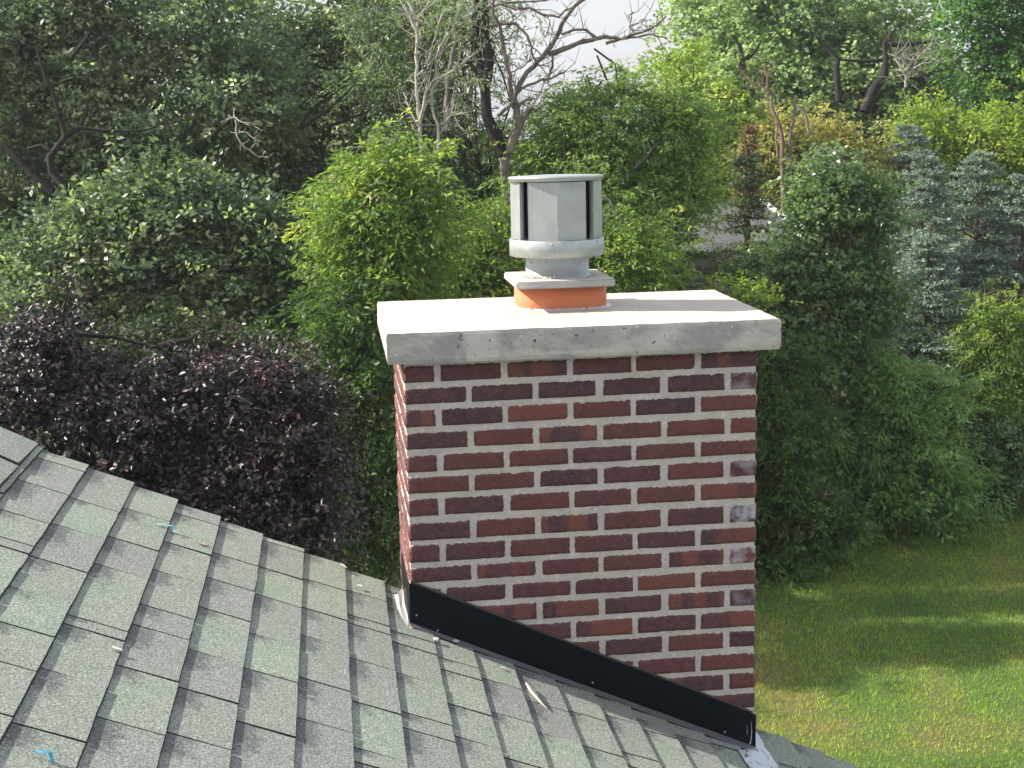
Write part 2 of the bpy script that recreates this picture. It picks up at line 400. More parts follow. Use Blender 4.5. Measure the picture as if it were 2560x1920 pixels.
# mortar core: finely gridded front so that its joints are uneven
mb = MB()
def mortar_sheet(org, du, L, dn, zt, zb, nu, nv):
    U, Z = np.meshgrid(np.linspace(0, L, nu), np.linspace(zb, zt, nv), indexing='ij')
    bumpv = rng.normal(0, 1, (nu, nv))
    for _ in range(1): bumpv = (bumpv + np.roll(bumpv, 1, 0) + np.roll(bumpv, -1, 0) + np.roll(bumpv, 1, 1)) / 4
    V = org + U[..., None] * du + bumpv[..., None] * .0010 * dn
    V[..., 2] = Z
    Fs = [[i * nv + j, (i + 1) * nv + j, (i + 1) * nv + j + 1, i * nv + j + 1] for i in range(nu - 1) for j in range(nv - 1)]
    if np.cross(du, [0, 0, 1]) @ dn < 0: Fs = [f[::-1] for f in Fs]
    mb.add(V.reshape(-1, 3), Fs)
cz = .0009
mortar_sheet(np.array([.002, cz, 0.]), np.array([1., 0, 0]), W - .004, np.array([0, -1., 0]), -.0005, -1.5, 200, 260)
mortar_sheet(np.array([.0012, .002, 0.]), np.array([0, 1., 0]), DEP - .004, np.array([-1., 0, 0]), -.0005, -1.5, 80, 200)
mb.box(.004, W - .003, .004, DEP - .003, GROUND, -.002)
mb.build('mortar', MORTAR, chim)

# concrete crown
z0c, z1c = 0.0, .0939
x0c, x1c, y0c, y1c = -.0478, W + .057, -.0515, .734
def crown():
    nx, ny = 90, 60
    xs = np.linspace(0, 1, nx); ys = np.linspace(0, 1, ny)
    V = []; Fs = []
    def edge_round(a_, n_): return a_
    # top
    idx = {}
    def add(p): V.append(p); return len(V) - 1
    top = [[add((x0c + (x1c - x0c) * u_, y0c + (y1c - y0c) * v_, z1c + .004 * math.sin(math.pi * u_) * math.sin(math.pi * v_) + rng.normal(0, .0003))) for v_ in ys] for u_ in xs]
    for i in range(nx - 1):
        for j in range(ny - 1): Fs.append([top[i][j], top[i + 1][j], top[i + 1][j + 1], top[i][j + 1]])
    per = [top[i][0] for i in range(nx)] + [top[nx - 1][j] for j in range(1, ny)] + [top[i][ny - 1] for i in range(nx - 2, -1, -1)] + [top[0][j] for j in range(ny - 2, 0, -1)]
    cx_, cy_ = (x0c + x1c) / 2, (y0c + y1c) / 2
    prev = per; npv = len(per)
    wob = rng.normal(0, 1, npv); wob = (wob + np.roll(wob, 1) + np.roll(wob, 2)) / 3
    for i, q in enumerate(per):   # slightly rough arris
        V[q] = (V[q][0], V[q][1], z1c - .0022 + wob[i] * .0009)
    for li in range(1, 9):
        zz = z1c - (z1c - z0c) * li / 8
        off = -.0030 if li < 8 else .001
        cur = []
        for i, q in enumerate(per):
            x, y, _ = V[q]; dx = (1 if x > x1c - 1e-4 else -1 if x < x0c + 1e-4 else 0); dy = (1 if y > y1c - 1e-4 else -1 if y < y0c + 1e-4 else 0)
            n_ = rng.normal(0, .0005)
            cur.append(add((x - dx * (off + n_), y - dy * (off + n_), zz)))
        for i in range(npv):
            i2 = (i + 1) % npv; Fs.append([prev[i], cur[i], cur[i2], prev[i2]])
        prev = cur
    Fs.append(prev[::-1])
    return mesh_obj('crown', V, Fs, CROWN, chim)
crown()
# air holes in the front face of the crown
# clay flue, its caulk, the slab and the round vent
fc = (.538, .425)
f_ = MB()
f_.disc_profile(*fc, [(.148, z1c - .01), (.148, z1c + .02), (.147, .172), (.125, .172), (.125, .10)], 72, 1, .88, 3.0)
flue = f_.build('flue_liner', TERRA, chim, True)
ck = MB(); V = []; kk = 90
for ring, (dr, zz) in enumerate([(.146, z1c + .010), (.153, z1c + .006), (.163, z1c + .0045), (.170, z1c + .0005)]):
    for j in range(kk):
        q = 2 * math.pi * j / kk; c, s_ = math.cos(q), math.sin(q); m_ = (abs(c) ** 3 + abs(s_) ** 3) ** (-1 / 3)
        n_ = (rng.normal(0, .0025) if ring in (1, 2, 3) else 0)
        V.append((fc[0] + (dr + n_) * c * m_, fc[1] + (dr + n_) * .88 * s_ * m_, zz + (rng.normal(0, .0018) if ring in (1, 2) else 0)))
ck.add(V, [[i * kk + j, i * kk + (j + 1) % kk, (i + 1) * kk + (j + 1) % kk, (i + 1) * kk + j] for i in range(3) for j in range(kk)])
ck.build('caulk_bead', CAULK, flue)
def bevel_box(name, x0, x1, y0, y1, z0, z1, mat, parent, bw=.003, seg=2):
    bm = bmesh.new(); bmesh.ops.create_cube(bm, size=1)
    for v in bm.verts:
        v.co = Vector((x0 + (v.co.x + .5) * (x1 - x0), y0 + (v.co.y + .5) * (y1 - y0), z0 + (v.co.z + .5) * (z1 - z0)))
    bmesh.ops.bevel(bm, geom=list(bm.edges), offset=bw, segments=seg, affect='EDGES')
    V = [tuple(v.co) for v in bm.verts]; Fs = [[v.index for v in f.verts] for f in bm.faces]; bm.free()
    return mesh_obj(name, V, Fs, mat, parent)
slab = bevel_box('flue_slab', .372, .689, .248, .572, .1735, .197, SLAB, chim, .0035)
# mortar crumbs round the neck
vc = (.529, .42)
mbm = MB()
for _ in range(70):
    q = math.radians(rng.uniform(195, 262)); r = rng.uniform(.101, .124); s_ = rng.uniform(.003, .009)
    p_ = np.array([vc[0] + r * math.cos(q), vc[1] + r * math.sin(q), .197 + s_ * .3])
    pts = [p_ + np.array(d) * s_ * rng.uniform(.6, 1.3) for d in ((1, 0, 0), (0, 1, 0), (-1, 0, 0), (0, -1, 0), (0, 0, .8), (0, 0, -.6))]
    mbm.add(pts, [[0, 1, 4], [1, 2, 4], [2, 3, 4], [3, 0, 4], [1, 0, 5], [2, 1, 5], [3, 2, 5], [0, 3, 5]])
mbm.build('mortar_crumbs', MORTAR, slab)
vent = tag(empty('vent_cap', (vc[0], vc[1], .197)))
vent.parent = chim; vent.location = Vector((vc[0], vc[1], .197)) - chim.location
def vpart(m_, name, mat, smooth=False):
    o = m_.build(name, mat, None, smooth); o.parent = vent
    o.data.transform(Matrix.Translation((-vc[0], -vc[1], -.197))); return o
n_ = MB(); n_.disc_profile(*vc, [(.108, .197), (.108, .2005), (.1035, .2015), (.103, .262)], 64); vpart(n_, 'neck', GALV, True)
n_ = MB(); n_.disc_profile(*vc, [(.06, .2655), (.153, .265), (.1545, .266), (.1545, .306), (.1535, .308), (.1535, .318), (.152, .3195), (.149, .3195), (.149, .300), (.03, .300)], 72)
vpart(n_, 'ring_band', GALV, True)
n_ = MB(); n_.disc_profile(*vc, [(.02, .5035), (.151, .5035), (.1525, .5045), (.1525, .509), (.1545, .510), (.1545, .516), (.152, .5185), (.06, .522), (.001, .5225)], 72)
lid = vpart(n_, 'lid', GALV, True)
for v in lid.data.vertices: v.co.z -= v.co.y * .019 - v.co.x * .002
def pan(ang, half, r_mid, r_end, z0, z1, name, mat, flange=.016, th=.0016):
    """bent plate: a V in plan with inturned flanges"""
    def P(a_, r): q = math.radians(-90 + a_); return np.array([vc[0] + r * math.cos(q), vc[1] + r * math.sin(q)])
    pl = [P(ang - half - 1, r_end), P(ang, r_mid), P(ang + half + 1, r_end)]
    t1 = (pl[0] - np.array(vc)); t1 /= np.linalg.norm(t1); t2 = (pl[-1] - np.array(vc)); t2 /= np.linalg.norm(t2)
    pl = [pl[0] - t1 * flange] + pl + [pl[-1] - t2 * flange]
    # small hem in front of each flange
    m_ = MB(); n = len(pl); V = []
    for i, q in enumerate(pl):
        d = np.array(vc) - q; d /= np.linalg.norm(d)
        if i in (0, n - 1): dd = (pl[1] - pl[0]) if i == 0 else (pl[-1] - pl[-2]); d = np.array([-dd[1], dd[0]]); d /= np.linalg.norm(d)
        for z in (z0, z1):
            V.append((*q, z)); V.append((*(q + d * th), z))
    Fs = []
    for i in range(n - 1):
        a_, b_ = i * 4, (i + 1) * 4
        Fs += [[a_, b_, b_ + 2, a_ + 2], [a_ + 1, a_ + 3, b_ + 3, b_ + 1], [a_ + 2, b_ + 2, b_ + 3, a_ + 3], [a_, a_ + 1, b_ + 1, b_]]
    m_.add(V, Fs); return vpart(m_, name, mat)
for k in range(4): pan(-7.5 + 90 * k, 35.8, .1475, .1465, .3196, .5033, 'baffle', GALV)
for k in range(4): pan(-7.5 + 90 * k + 36.6, 1.9, .1405, .1445, .3196, .5033, 'baffle_hem', GALV, .004)
for k in range(4): pan(-7.5 + 90 * k - 36.6, 1.9, .1405, .1445, .3196, .5033, 'baffle_hem', GALV, .004)
for k in range(4): pan(37.5 + 90 * k, 22, .118, .116, .3196, .5033, 'inner_baffle', DARKM, .01)
n_ = MB(); n_.disc_profile(*vc, [(.072, .3196), (.072, .5033)], 32); vpart(n_, 'inner_pipe', DARKM, True)
for q, z in ((-152, .245), (-118, .249), (-50, .246), (-105, .309), (-42, .312)):
    r = .1035 if z < .26 else .154
    c_ = (vc[0] + r * math.cos(math.radians(q)), vc[1] + r * math.sin(math.radians(q)))
    s_ = MB(); s_.disc_profile(0, 0, [(.0032, 0), (.0032, .0015), (.0018, .003), (.0001, .0032)], 10)
    V = np.concatenate(s_.v); d = np.array([math.cos(math.radians(q)), math.sin(math.radians(q)), 0]); t_ = np.array([-d[1], d[0], 0])
    V2 = np.array([c_[0], c_[1], z]) + V[:, :1] * t_ + V[:, 1:2] * np.array([0, 0, 1]) + V[:, 2:] * d
    s_.v = [V2]; vpart(s_, 'screw', GALV)

# ------------------------------------------------------------------ flashing (parts of the chimney)
RZ, TN = -.8273, .4461
def rz(x): return RZ - TN * x
def plate(name, pts, off, th, mat, bw=0):
    """plate on the front of the stack, pts are (x, z)"""
    V = [(x, -off - th, z) for x, z in pts] + [(x, -off, z) for x, z in pts]; n = len(pts)
    Fs = [list(range(n)), list(range(2 * n - 1, n - 1, -1))] + [[i, i + n, (i + 1) % n + n, (i + 1) % n] for i in range(n)]
    return mesh_obj(name, V, Fs, mat, chim)
fl = plate('flashing', [(-.006, -.8215), (1.0745, -1.3000), (1.0765, -1.1830), (1.070, -1.1785), (-.002, -.6815), (-.0065, -.686)], .0075, .0022, BLACK)
plate('flashing_lip', [(-.003, -.6812), (1.072, -1.1782), (1.072, -1.1735), (-.001, -.6762)], .004, .0052, simple('flashing_lip_metal', (.06, .058, .055), .5, .2, 20, .4))
mb = MB()      # flange lying on the shingles under the plate
n = 24; V = []
for i in range(n + 1):
    x = -.01 + (1.095) * i / n; wv = .018 + .022 * i / n
    for y, dz in ((-.009, .017), (-.009 - wv * .35, .0145), (-.009 - wv, .0115), (-.009 - wv, .0095)): V.append((x, y, rz(x) + dz))
mb.add(V, [[i * 4 + j, (i + 1) * 4 + j, (i + 1) * 4 + j + 1, i * 4 + j + 1][::-1] for i in range(n) for j in range(3)])
mb.build('flange', LILAC, chim)
mb = MB(); mb.hexa([(-.008, -.004, -.835), (-.008, .34, -.835), (-.0055, .34, -.835), (-.0055, -.004, -.835), (-.008, -.004, -.70), (-.008, .34, -.735), (-.0055, .34, -.735), (-.0055, -.004, -.70)])
mb.hexa([(-.008, .34, -.84), (-.008, .52, -.84), (-.0055, .52, -.84), (-.0055, .34, -.84), (-.008, .34, -.735), (-.008, .52, -.742), (-.0055, .52, -.742), (-.0055, .34, -.735)])
mb.build('side_flashing', BLACK, chim)
# right end of the plate: folded corner with a dab of sealant
mb = MB(); mb.box(1.0768, 1.0812, -.0105, .30, -1.32, -1.185); mb.build('side_flashing', BLACK, chim)
SEAL = simple('smeared_sealant', (.40, .42, .42), .3, 0, 40, .4)
mb = MB()
mb.tube([(1.066, -.0105, -1.205), (1.0675, -.0108, -1.24), (1.065, -.0106, -1.27), (1.062, -.0108, -1.281)], [.0006, .0014, .0018, .003], 5)
mb.tube([(1.052, -.0102, -1.215), (1.053, -.0104, -1.25)], [.0006, .0009], 5)
mb.build('sealant_smear', SEAL, chim)
for x, z in ((.012, -.785), (.075, -.838), (.555, -1.04), (.98, -1.235)):
    s_ = MB(); s_.disc_profile(0, 0, [(.0034, 0), (.003, .0022), (.0001, .003)], 10)
    V = np.concatenate(s_.v); s_.v = [np.stack([x + V[:, 0], -.0098 - V[:, 2], z + V[:, 1]], 1)]
    s_.f = [f[::-1] for f in s_.f]; s_.build('rivet', GALV, chim)
# crumpled clear / silver corner flap on the upslope side
mb = MB(); V = []
fl_pts = [((-.014, .075, -.722), (-.050, .055, -.738)), ((-.012, .040, -.757), (-.044, .022, -.772)), ((-.012, .015, -.785), (-.032, -.006, -.797)), ((-.010, -.008, -.808), (-.020, -.022, -.816))]
for a_, b_ in fl_pts:
    for j in range(5):
        s_ = j / 4; p_ = np.array(a_) * (1 - s_) + np.array(b_) * s_; p_ = p_ + np.array([0, -.006 * (j % 2), .002 * (j % 3)]) + rng.normal(0, .0012, 3); V.append(p_)
n = len(fl_pts); Fs = [[i * 5 + j, i * 5 + j + 1, (i + 1) * 5 + j + 1, (i + 1) * 5 + j] for i in range(n - 1) for j in range(4)]
V2 = [p_ + np.array([-.001, .0015, -.001]) for p_ in V]; o = len(V)
Fs += [[q + o for q in f][::-1] for f in Fs]
mb.add(V + V2, Fs); mb.build('corner_flap', simple('crumpled_clear_plastic', (.62, .60, .58), .18, .35, 40, .25), chim)
mb = MB()
for (c0, c1, r) in (((-.010, -.016, -.812), (-.001, -.022, -.828), .006), ((-.022, -.02, -.816), (-.012, -.024, -.822), .004)):
    mb.tube([c0, (np.array(c0) + c1) / 2 + [0, -.004, 0], c1], [r * .6, r, r * .4], 7)
mb.build('sealant_blob', simple('amber_sealant', (.72, .42, .26), .45, 0, 30, .2), chim)

# ------------------------------------------------------------------ house with its shingle roof
house = tag(empty('house', (0, -2.5, GROUND)), 'house whose green grey asphalt shingle roof slopes down past the brick chimney', 'house')
def rake_y(x): return .3469 - .0949 * x
XR = -1.318                      # ridge
SVs, SFs, STone, SUV, SRim = [], [], [], [], []
sc = 0
def tabpiece(x0, x1, y0, y1, tone, side=1, lift0=.0015, lift1=.0095):
    """one shingle tab between two courses; y0 far side, y1 near side"""
    global sc
    nu, nv = 3, 4
    V = []; UV = []
    wav = rng.normal(0, .0005, 2)
    curl = rng.uniform(-.0006, .0012)
    ej = rng.normal(0, .0006, nv + 1)
    for i in range(nu + 1):
        s = i / nu; x = x0 + (x1 - x0) * s
        for j in range(nv + 1):
            r = j / nv; y = y0 + (y1 - y0) * r
            bow = .010 * math.sin(math.pi * s) * .5
            lift = lift0 + (lift1 - lift0) * s + curl * s * (2 * r - 1) ** 2 + wav[0] * math.sin(3 * r) * s
            xx = x + (ej[j] if i == nu else 0)
            zz = (rz(xx) if side > 0 else rz(2 * XR - xx)) + lift
            V.append((xx, y, zz)); UV.append((r, s))
    n1 = nv + 1; Fs = []
    for i in range(nu):
        for j in range(nv): Fs.append([i * n1 + j, i * n1 + j + 1, (i + 1) * n1 + j + 1, (i + 1) * n1 + j])
    base = len(V)
    # butt edge and the two side edges going down to the deck
    rim = [(nu, j) for j in range(n1)]
    for (i, j) in rim: v = V[i * n1 + j]; V.append((v[0], v[1], v[2] - .0105)); UV.append((.9, .9))
    for j in range(nv): Fs.append([nu * n1 + j, nu * n1 + j + 1, base + j + 1, base + j])
    b2 = len(V)
    for i in range(nu + 1):
        for j in (0, nv): v = V[i * n1 + j]; V.append((v[0], v[1], v[2] - .006)); UV.append((.9, .9))
    for i in range(nu):
        Fs.append([i * n1, (i + 1) * n1, b2 + (i + 1) * 2, b2 + i * 2]); Fs.append([i * n1 + nv, b2 + i * 2 + 1, b2 + (i + 1) * 2 + 1, (i + 1) * n1 + nv])
    SVs.append(np.array(V)); SFs.extend([[q + sc for q in f] for f in Fs]); sc += len(V)
    SRim.extend([0] * 12 + [1] * (len(Fs) - 12)); STone.extend([tone] * len(Fs)); SUV.extend([[UV[q] for q in f] for f in Fs])
known = {-.858: [.064, -.23, -.55, -.811, -1.046, -1.264, -1.514], -.727: [.155, -.167, -.433, -.86, -.924, -1.218, -1.52], -.59: [.297, -.031, -.315, -.618, -.776, -1.061, -1.367],
         -.461: [.327, .028, -.22, -.484, -.813, -1.067, -1.327], -.329: [.348, .056, -.212, -.55, -.81, -1.146]}
butts = [-1.147, -1.005, -.864, -.727, -.592, -.459, -.329, -.199, -.074, .059, .181, .303, .432, .554, .668, .783, .902, 1.02, 1.14, 1.26, 1.38, 1.50, 1.62, 1.74]
while butts[-1] < 3.3: butts.append(butts[-1] + .121)
prevx = -1.24
for bi, bx in enumerate(butts):
    yk = next((v for k, v in known.items() if abs(k - bx) < .01), None)
    ye = rake_y((prevx + bx) / 2) + rng.normal(0, .004)
    ys = [ye]; 
    if yk: ys += [y for y in yk if y < ye - .03]
    else: ys.append(ye - rng.uniform(.05, .28))
    while ys[-1] > (-2.4 if bx < 1.6 else -1.2):
        r_ = rng.random()
        ys.append(ys[-1] - (rng.uniform(.22, .33) if r_ > .13 else rng.uniform(.06, .12)))
    while ys[-1] > -6.0: ys.append(ys[-1] - .5)
    x0 = prevx - .012
    if bx < 1.0 and prevx >= -.08: pass
    lastt = .5
    for q in range(len(ys) - 1):
        tn_ = rng.random()
        gap = rng.uniform(.0055, .008) if rng.random() > .12 else .003
        hi = .0105 if rng.random() > .25 else .0085
        # the chimney opening is left to the stack, which simply rises through it
        tabpiece(x0, bx, ys[q] - (gap if q else 0), ys[q + 1], tn_, 1, .001, hi)
    prevx = bx
# other side of the ridge (falls away behind it)
px_ = XR - .08
for q in range(16):
    nx_ = px_ - .26
    yy = rake_y(-1.2)
    while yy > -6:
        tabpiece(px_ + .01, nx_, yy, yy - .6, rng.random(), -1, .001, .010); yy -= .603
    px_ = nx_
# ridge caps
yy = rake_y(-1.25) + .01; ci = 0
while yy > -6:
    L_ = .30
    for side in (1, -1):
        V = []; 
        for i in range(4):
            s = i / 3; xx = XR + side * (.155 * s)
            for j in range(3):
                r = j / 2; y = yy - (L_ + .02) * r
                z_ = rz(XR + .155 * s) + .026 + .006 * (1 - s) - .009 * (1 - r) - .004 * s ** 3
                V.append((xx, y, z_))
        for i in range(4): v = V[i * 3 + 2]; V.append((v[0], v[1], v[2] - .012))
        for j in range(3): v = V[9 + j]; V.append((v[0], v[1], v[2] - .018))
        Fs = [[i * 3 + j, i * 3 + j + 1, (i + 1) * 3 + j + 1, (i + 1) * 3 + j] for i in range(3) for j in range(2)]
        Fs += [[i * 3 + 2, 12 + i, 12 + i + 1, (i + 1) * 3 + 2] for i in range(3)] + [[9 + j, 9 + j + 1, 16 + j + 1, 16 + j] for j in range(2)]
        if side < 0: Fs = [f[::-1] for f in Fs]
        SVs.append(np.array(V)); SFs.extend([[q + sc for q in f] for f in Fs]); sc += len(V)
        SRim.extend([0] * 6 + [1] * (len(Fs) - 6)); STone.extend([.3 + .3 * rng.random()] * len(Fs)); SUV.extend([[(.9, .9)] * len(f) for f in Fs])
    yy -= L_; ci += 1
roof = mesh_obj('roof', np.concatenate(SVs), SFs, SHINGLE, house, {'tone': ('FACE', 'FLOAT', STone), 'rim': ('FACE', 'FLOAT', SRim)})
uvl = roof.data.uv_layers.new(name='tab')
uvl.data.foreach_set('uv', np.array([c for f in SUV for p_ in f for c in p_], dtype=np.float32))
# deck, rake board, walls
FELT = simple('roof_felt', (.018, .018, .02), .95)
mb = MB()
mb.hexa([(XR, -6, rz(XR) - .05), (3.2, -6, rz(3.2) - .05), (3.2, rake_y(3.2) - .012, rz(3.2) - .05), (XR, rake_y(XR) - .012, rz(XR) - .05),
         (XR, -6, rz(XR) - .003), (3.2, -6, rz(3.2) - .003), (3.2, rake_y(3.2) - .012, rz(3.2) - .003), (XR, rake_y(XR) - .012, rz(XR) - .003)])
x5 = XR - 4.4; z5 = rz(XR) - TN * 4.4
mb.hexa([(x5, -6, z5 - .05), (XR, -6, rz(XR) - .05), (XR, rake_y(XR) - .012, rz(XR) - .05), (x5, rake_y(XR) - .012, z5 - .05),
         (x5, -6, z5 - .003), (XR, -6, rz(XR) - .003), (XR, rake_y(XR) - .012, rz(XR) - .003), (x5, rake_y(XR) - .012, z5 - .003)])
mb.build('roof_deck', FELT, house)
mb = MB()
def rb(x0, x1, zf):
    a_, b_ = rake_y(x0) - .011, rake_y(x1) - .011
    mb.hexa([(x0, a_ - .02, zf(x0) - .17), (x1, b_ - .02, zf(x1) - .17), (x1, b_, zf(x1) - .17), (x0, a_, zf(x0) - .17),
             (x0, a_ - .02, zf(x0) - .006), (x1, b_ - .02, zf(x1) - .006), (x1, b_, zf(x1) - .006), (x0, a_, zf(x0) - .006)])
rb(XR, -.012, rz); mb.build('rake_board', WHITE, house)
mb = MB(); rb(1.085, 3.2, rz); mb.build('rake_board', WHITE, house)
SIDE = simple('siding', (.48, .45, .40), .7, 0, 3, .08)
mb = MB(); zw = rz(0) - .2
gy = rake_y(0) - .25
V = [(x5 + .4, gy, GROUND), (2.8, gy, GROUND), (2.8, gy, rz(2.8) - .06), (XR, gy, rz(XR) - .06), (x5 + .4, gy, z5 + TN * .4 - .06)]
V += [(x, -6.0, z) for x, _, z in V]
mb.add(V, [[0, 4, 3, 2, 1], [5, 6, 7, 8, 9], [0, 1, 6, 5], [1, 2, 7, 6], [0, 5, 9, 4]])
mb.build('wall', SIDE, house)
# metal apron on the downslope side of the chimney, lying on the shingles
def mat_apron():
    m, t, b = nmat('apron_metal'); v = objco(t, (1, .45, 1))
    c = mix(t, ramp(t, noise(t, 24, 5, .6, v, 1.2), [(.56, (0, 0, 0)), (.63, (1, 1, 1))]).outputs[0], (.55, .60, .68), (.17, .11, .085))
    t.links.new(c, b.inputs['Base Color']); b.inputs['Metallic'].default_value = .3; b.inputs['Roughness'].default_value = .35
    return m
mb = MB(); V = []
n = 10
for i in range(n + 1):
    y = .33 - .85 * i / n
    xr_ = 1.137 + (y - .2) * .045
    for x, dz in ((1.0 if y < -.02 else 1.079, .0125), (xr_, .0130), (xr_, .0115)): V.append((x, y, rz(x) + dz))
mb.add(V, [[i * 3 + j, (i + 1) * 3 + j, (i + 1) * 3 + j + 1, i * 3 + j + 1] for i in range(n) for j in range(2)])
mb.build('apron_flashing', mat_apron(), chim)

# ------------------------------------------------------------------ scraps lying on the roof
def on_roof(x, y, dz=.012): return (x, y, rz(x) + dz)
def strip(name, pts, wd, mat, label, cat, th=.0008):
    mb = MB(); V = []
    for i, p_ in enumerate(pts):
        p_ = np.array(on_roof(*p_)); a_ = np.array(on_roof(*pts[max(0, i - 1)])); b_ = np.array(on_roof(*pts[min(len(pts) - 1, i + 1)]))
        t_ = b_ - a_; t_ /= np.linalg.norm(t_); s_ = np.cross(t_, [.407, 0, .913]); s_ /= np.linalg.norm(s_)
        wi = wd[i]
        V += [p_ + s_ * wi / 2, p_ - s_ * wi / 2, p_ + s_ * wi / 2 - np.array([0, 0, th]), p_ - s_ * wi / 2 - np.array([0, 0, th])]
    Fs = []
    for i in range(len(pts) - 1):
        a_, b_ = i * 4, i * 4 + 4
        Fs += [[a_, b_, b_ + 1, a_ + 1], [a_ + 2, a_ + 3, b_ + 3, b_ + 2], [a_, a_ + 2, b_ + 2, b_], [a_ + 1, b_ + 1, b_ + 3, a_ + 3]]
    Fs += [[0, 1, 3, 2], [len(V) - 4, len(V) - 2, len(V) - 1, len(V) - 3]]
    mb.add(V, Fs); return tag(mb.build(name, mat), label, cat)
TAPE = simple('blue_tape', (.24, .42, .48), .35, 0, 40, .25)
strip('tape_scrap', [(-.757, .068, .014), (-.740, .08, .017), (-.72, .085, .019), (-.708, .083, .024), (-.703, .068, .016), (-.706, .05, .014)], [.012, .011, .010, .014, .012, .008], TAPE, 'torn strip of pale blue tape lying on the shingles left of the chimney', 'tape')
strip('tape_scrap', [(-.80, -1.635, .016), (-.788, -1.645, .022), (-.774, -1.64, .024), (-.765, -1.66, .015)], [.007, .015, .013, .008], simple('bright_blue_tape', (.04, .28, .42), .4, 0, 40, .2), 'crumpled bright blue tape bit at the bottom left edge of the shingles', 'tape')
TWIG = simple('pale_twig', (.50, .40, .36), .7, 0, 60, .3)
def twig(pts, rad, label, cat='twig', name='twig'):
    mb = MB(); mb.tube([on_roof(*p_) for p_ in pts], rad, 6); return tag(mb.build(name, TWIG), label, cat)
twig([(.322, -.190, .016), (.323, -.215, .020), (.330, -.262, .018), (.343, -.300, .017), (.352, -.325, .015), (.3625, -.340, .013)], [.002, .0035, .005, .0035, .0025, .001], 'pale curved dry twig on the shingles below the black flashing')
CHIP = simple('pale_chip', (.60, .56, .50), .7, 0, 60, .25)
def chip(x, y, s, label, mat=CHIP, rot=0., dz=.013, cat='debris chip', name='chip', long=1.8):
    V = []; n = 7
    for lay in (0, 1):
        for j in range(n):
            q = 2 * math.pi * j / n + rot; r = s * (1 + .3 * math.sin(3 * q + x * 40))
            dx, dy = r * math.cos(q) * long, r * math.sin(q)
            c, si = math.cos(rot), math.sin(rot); ax, ay = x + dx * c - dy * si, y + dx * si + dy * c
            V.append(on_roof(ax, ay, dz + (.0035 * s / .006 if lay else 0)))
    mb = MB(); mb.add(V, [list(range(n))[::-1], [n + j for j in range(n)]] + [[j, (j + 1) % n, n + (j + 1) % n, n + j] for j in range(n)])
    return tag(mb.build(name, mat), label, cat)
chip(.066, -.072, .008, 'white rectangular plastic bit tucked by the upper end of the black flashing', WHITE, 1.3, .012, 'plastic bit', 'plastic_bit')
chip(.130, -.030, .007, 'translucent plastic tag poking out from under the black flashing', CAULK, 1.0, .016, 'plastic bit', 'plastic_bit')
chip(-.620, .035, .006, 'long tan wood chip below the blue tape strip', simple('tan_chip', (.46, .34, .24), .8), .3, .012, long=2.6)
chip(-.735, -1.00, .007, 'whitish bird dropping on the lower left shingles', simple('dropping', (.62, .60, .52), .8), .2, .012, cat='dropping', name='bird_dropping')
chip(-.155, .185, .007, 'small white flake on the shingles by the roof edge left of the chimney', WHITE, .9)
chip(-.205, .335, .007, 'pale lifted chip at the roof edge above the small flake', CHIP, 2.3, .016)
chip(-.385, -.80, .004, 'tan seed husk in the middle of the shingle field', simple('seed_husk', (.48, .38, .26), .8), 2.5)
chip(.262, -.118, .005, 'small white crumb beside the pale curved twig', WHITE, .4)

# ------------------------------------------------------------------ ground
def mat_lawn():
    m, t, b = nmat('lawn_ground'); v = objco(t)
    c = ramp(t, noise(t, .55, 5, .6, v), [(.36, (.05, .09, .014)), (.5, (.07, .11, .02)), (.65, (.12, .11, .035))]).outputs[0]
    c = mix(t, .6, c, ramp(t, noise(t, 30, 4, .7, v), [(.3, (.5, .5, .5)), (.7, (1.4, 1.4, 1.4))]).outputs[0], 'MULTIPLY')
    t.links.new(c, b.inputs['Base Color']); b.inputs['Roughness'].default_value = .9
    bump(t, b, noise(t, 60, 4, .7, v), .7, .03)
    return m
GR = mat_lawn()
n = 60; xs = np.linspace(-260, 260, n); ys = np.linspace(-40, 420, n)
V = []; 
for x in xs:
    for y in ys: V.append((x, y, GROUND))
tag(mesh_obj('ground', V, [[i * n + j, (i + 1) * n + j, (i + 1) * n + j + 1, i * n + j + 1] for i in range(n - 1) for j in range(n - 1)], GR), kind='structure')
# lawn edge seen in the picture, far boundary
edge_pts = [(3.0, 16.5), (6.48, 18.5), (8.03, 19.4), (10.25, 20.9), (12.66, 22.1), (18, 25), (26, 29)]
def edge_y(x):
    e_ = edge_pts
    if x <= e_[0][0]: return e_[0][1] + (x - e_[0][0]) * .5
    for (a_, b_), (c_, d_) in zip(e_, e_[1:]):
        if x <= c_: return b_ + (d_ - b_) * (x - a_) / (c_ - a_)
    return e_[-1][1] + (x - e_[-1][0]) * .5
# mown grass blades on the lawn in view
def mat_grass():
    m, t, b = nmat('grass_blades'); v = objco(t)
    c = ramp(t, noise(t, .55, 5, .6, v), [(.34, (.13, .24, .035)), (.48, (.21, .33, .045)), (.58, (.29, .345, .065)), (.70, (.34, .30, .10))]).outputs[0]
    f = attr(t, 'tint').outputs['Fac']
    c = mix(t, f, mix(t, 1, c, (.6, .65, .6), 'MULTIPLY'), mix(t, 1, c, (1.75, 1.65, 1.5), 'MULTIPLY'))
    t.links.new(c, b.inputs['Base Color']); b.inputs['Roughness'].default_value = .6
    tr = t.nodes.new('ShaderNodeBsdfTranslucent'); ms = t.nodes.new('ShaderNodeMixShader'); ms.inputs[0].default_value = .35
    t.links.new(mix(t, 1, c, (1.5, 1.6, .7), 'MULTIPLY'), tr.inputs[0]); o = t.nodes['Material Output']
    t.links.new(b.outputs[0], ms.inputs[1]); t.links.new(tr.outputs[0], ms.inputs[2]); t.links.new(ms.outputs[0], o.inputs[0])
    return m
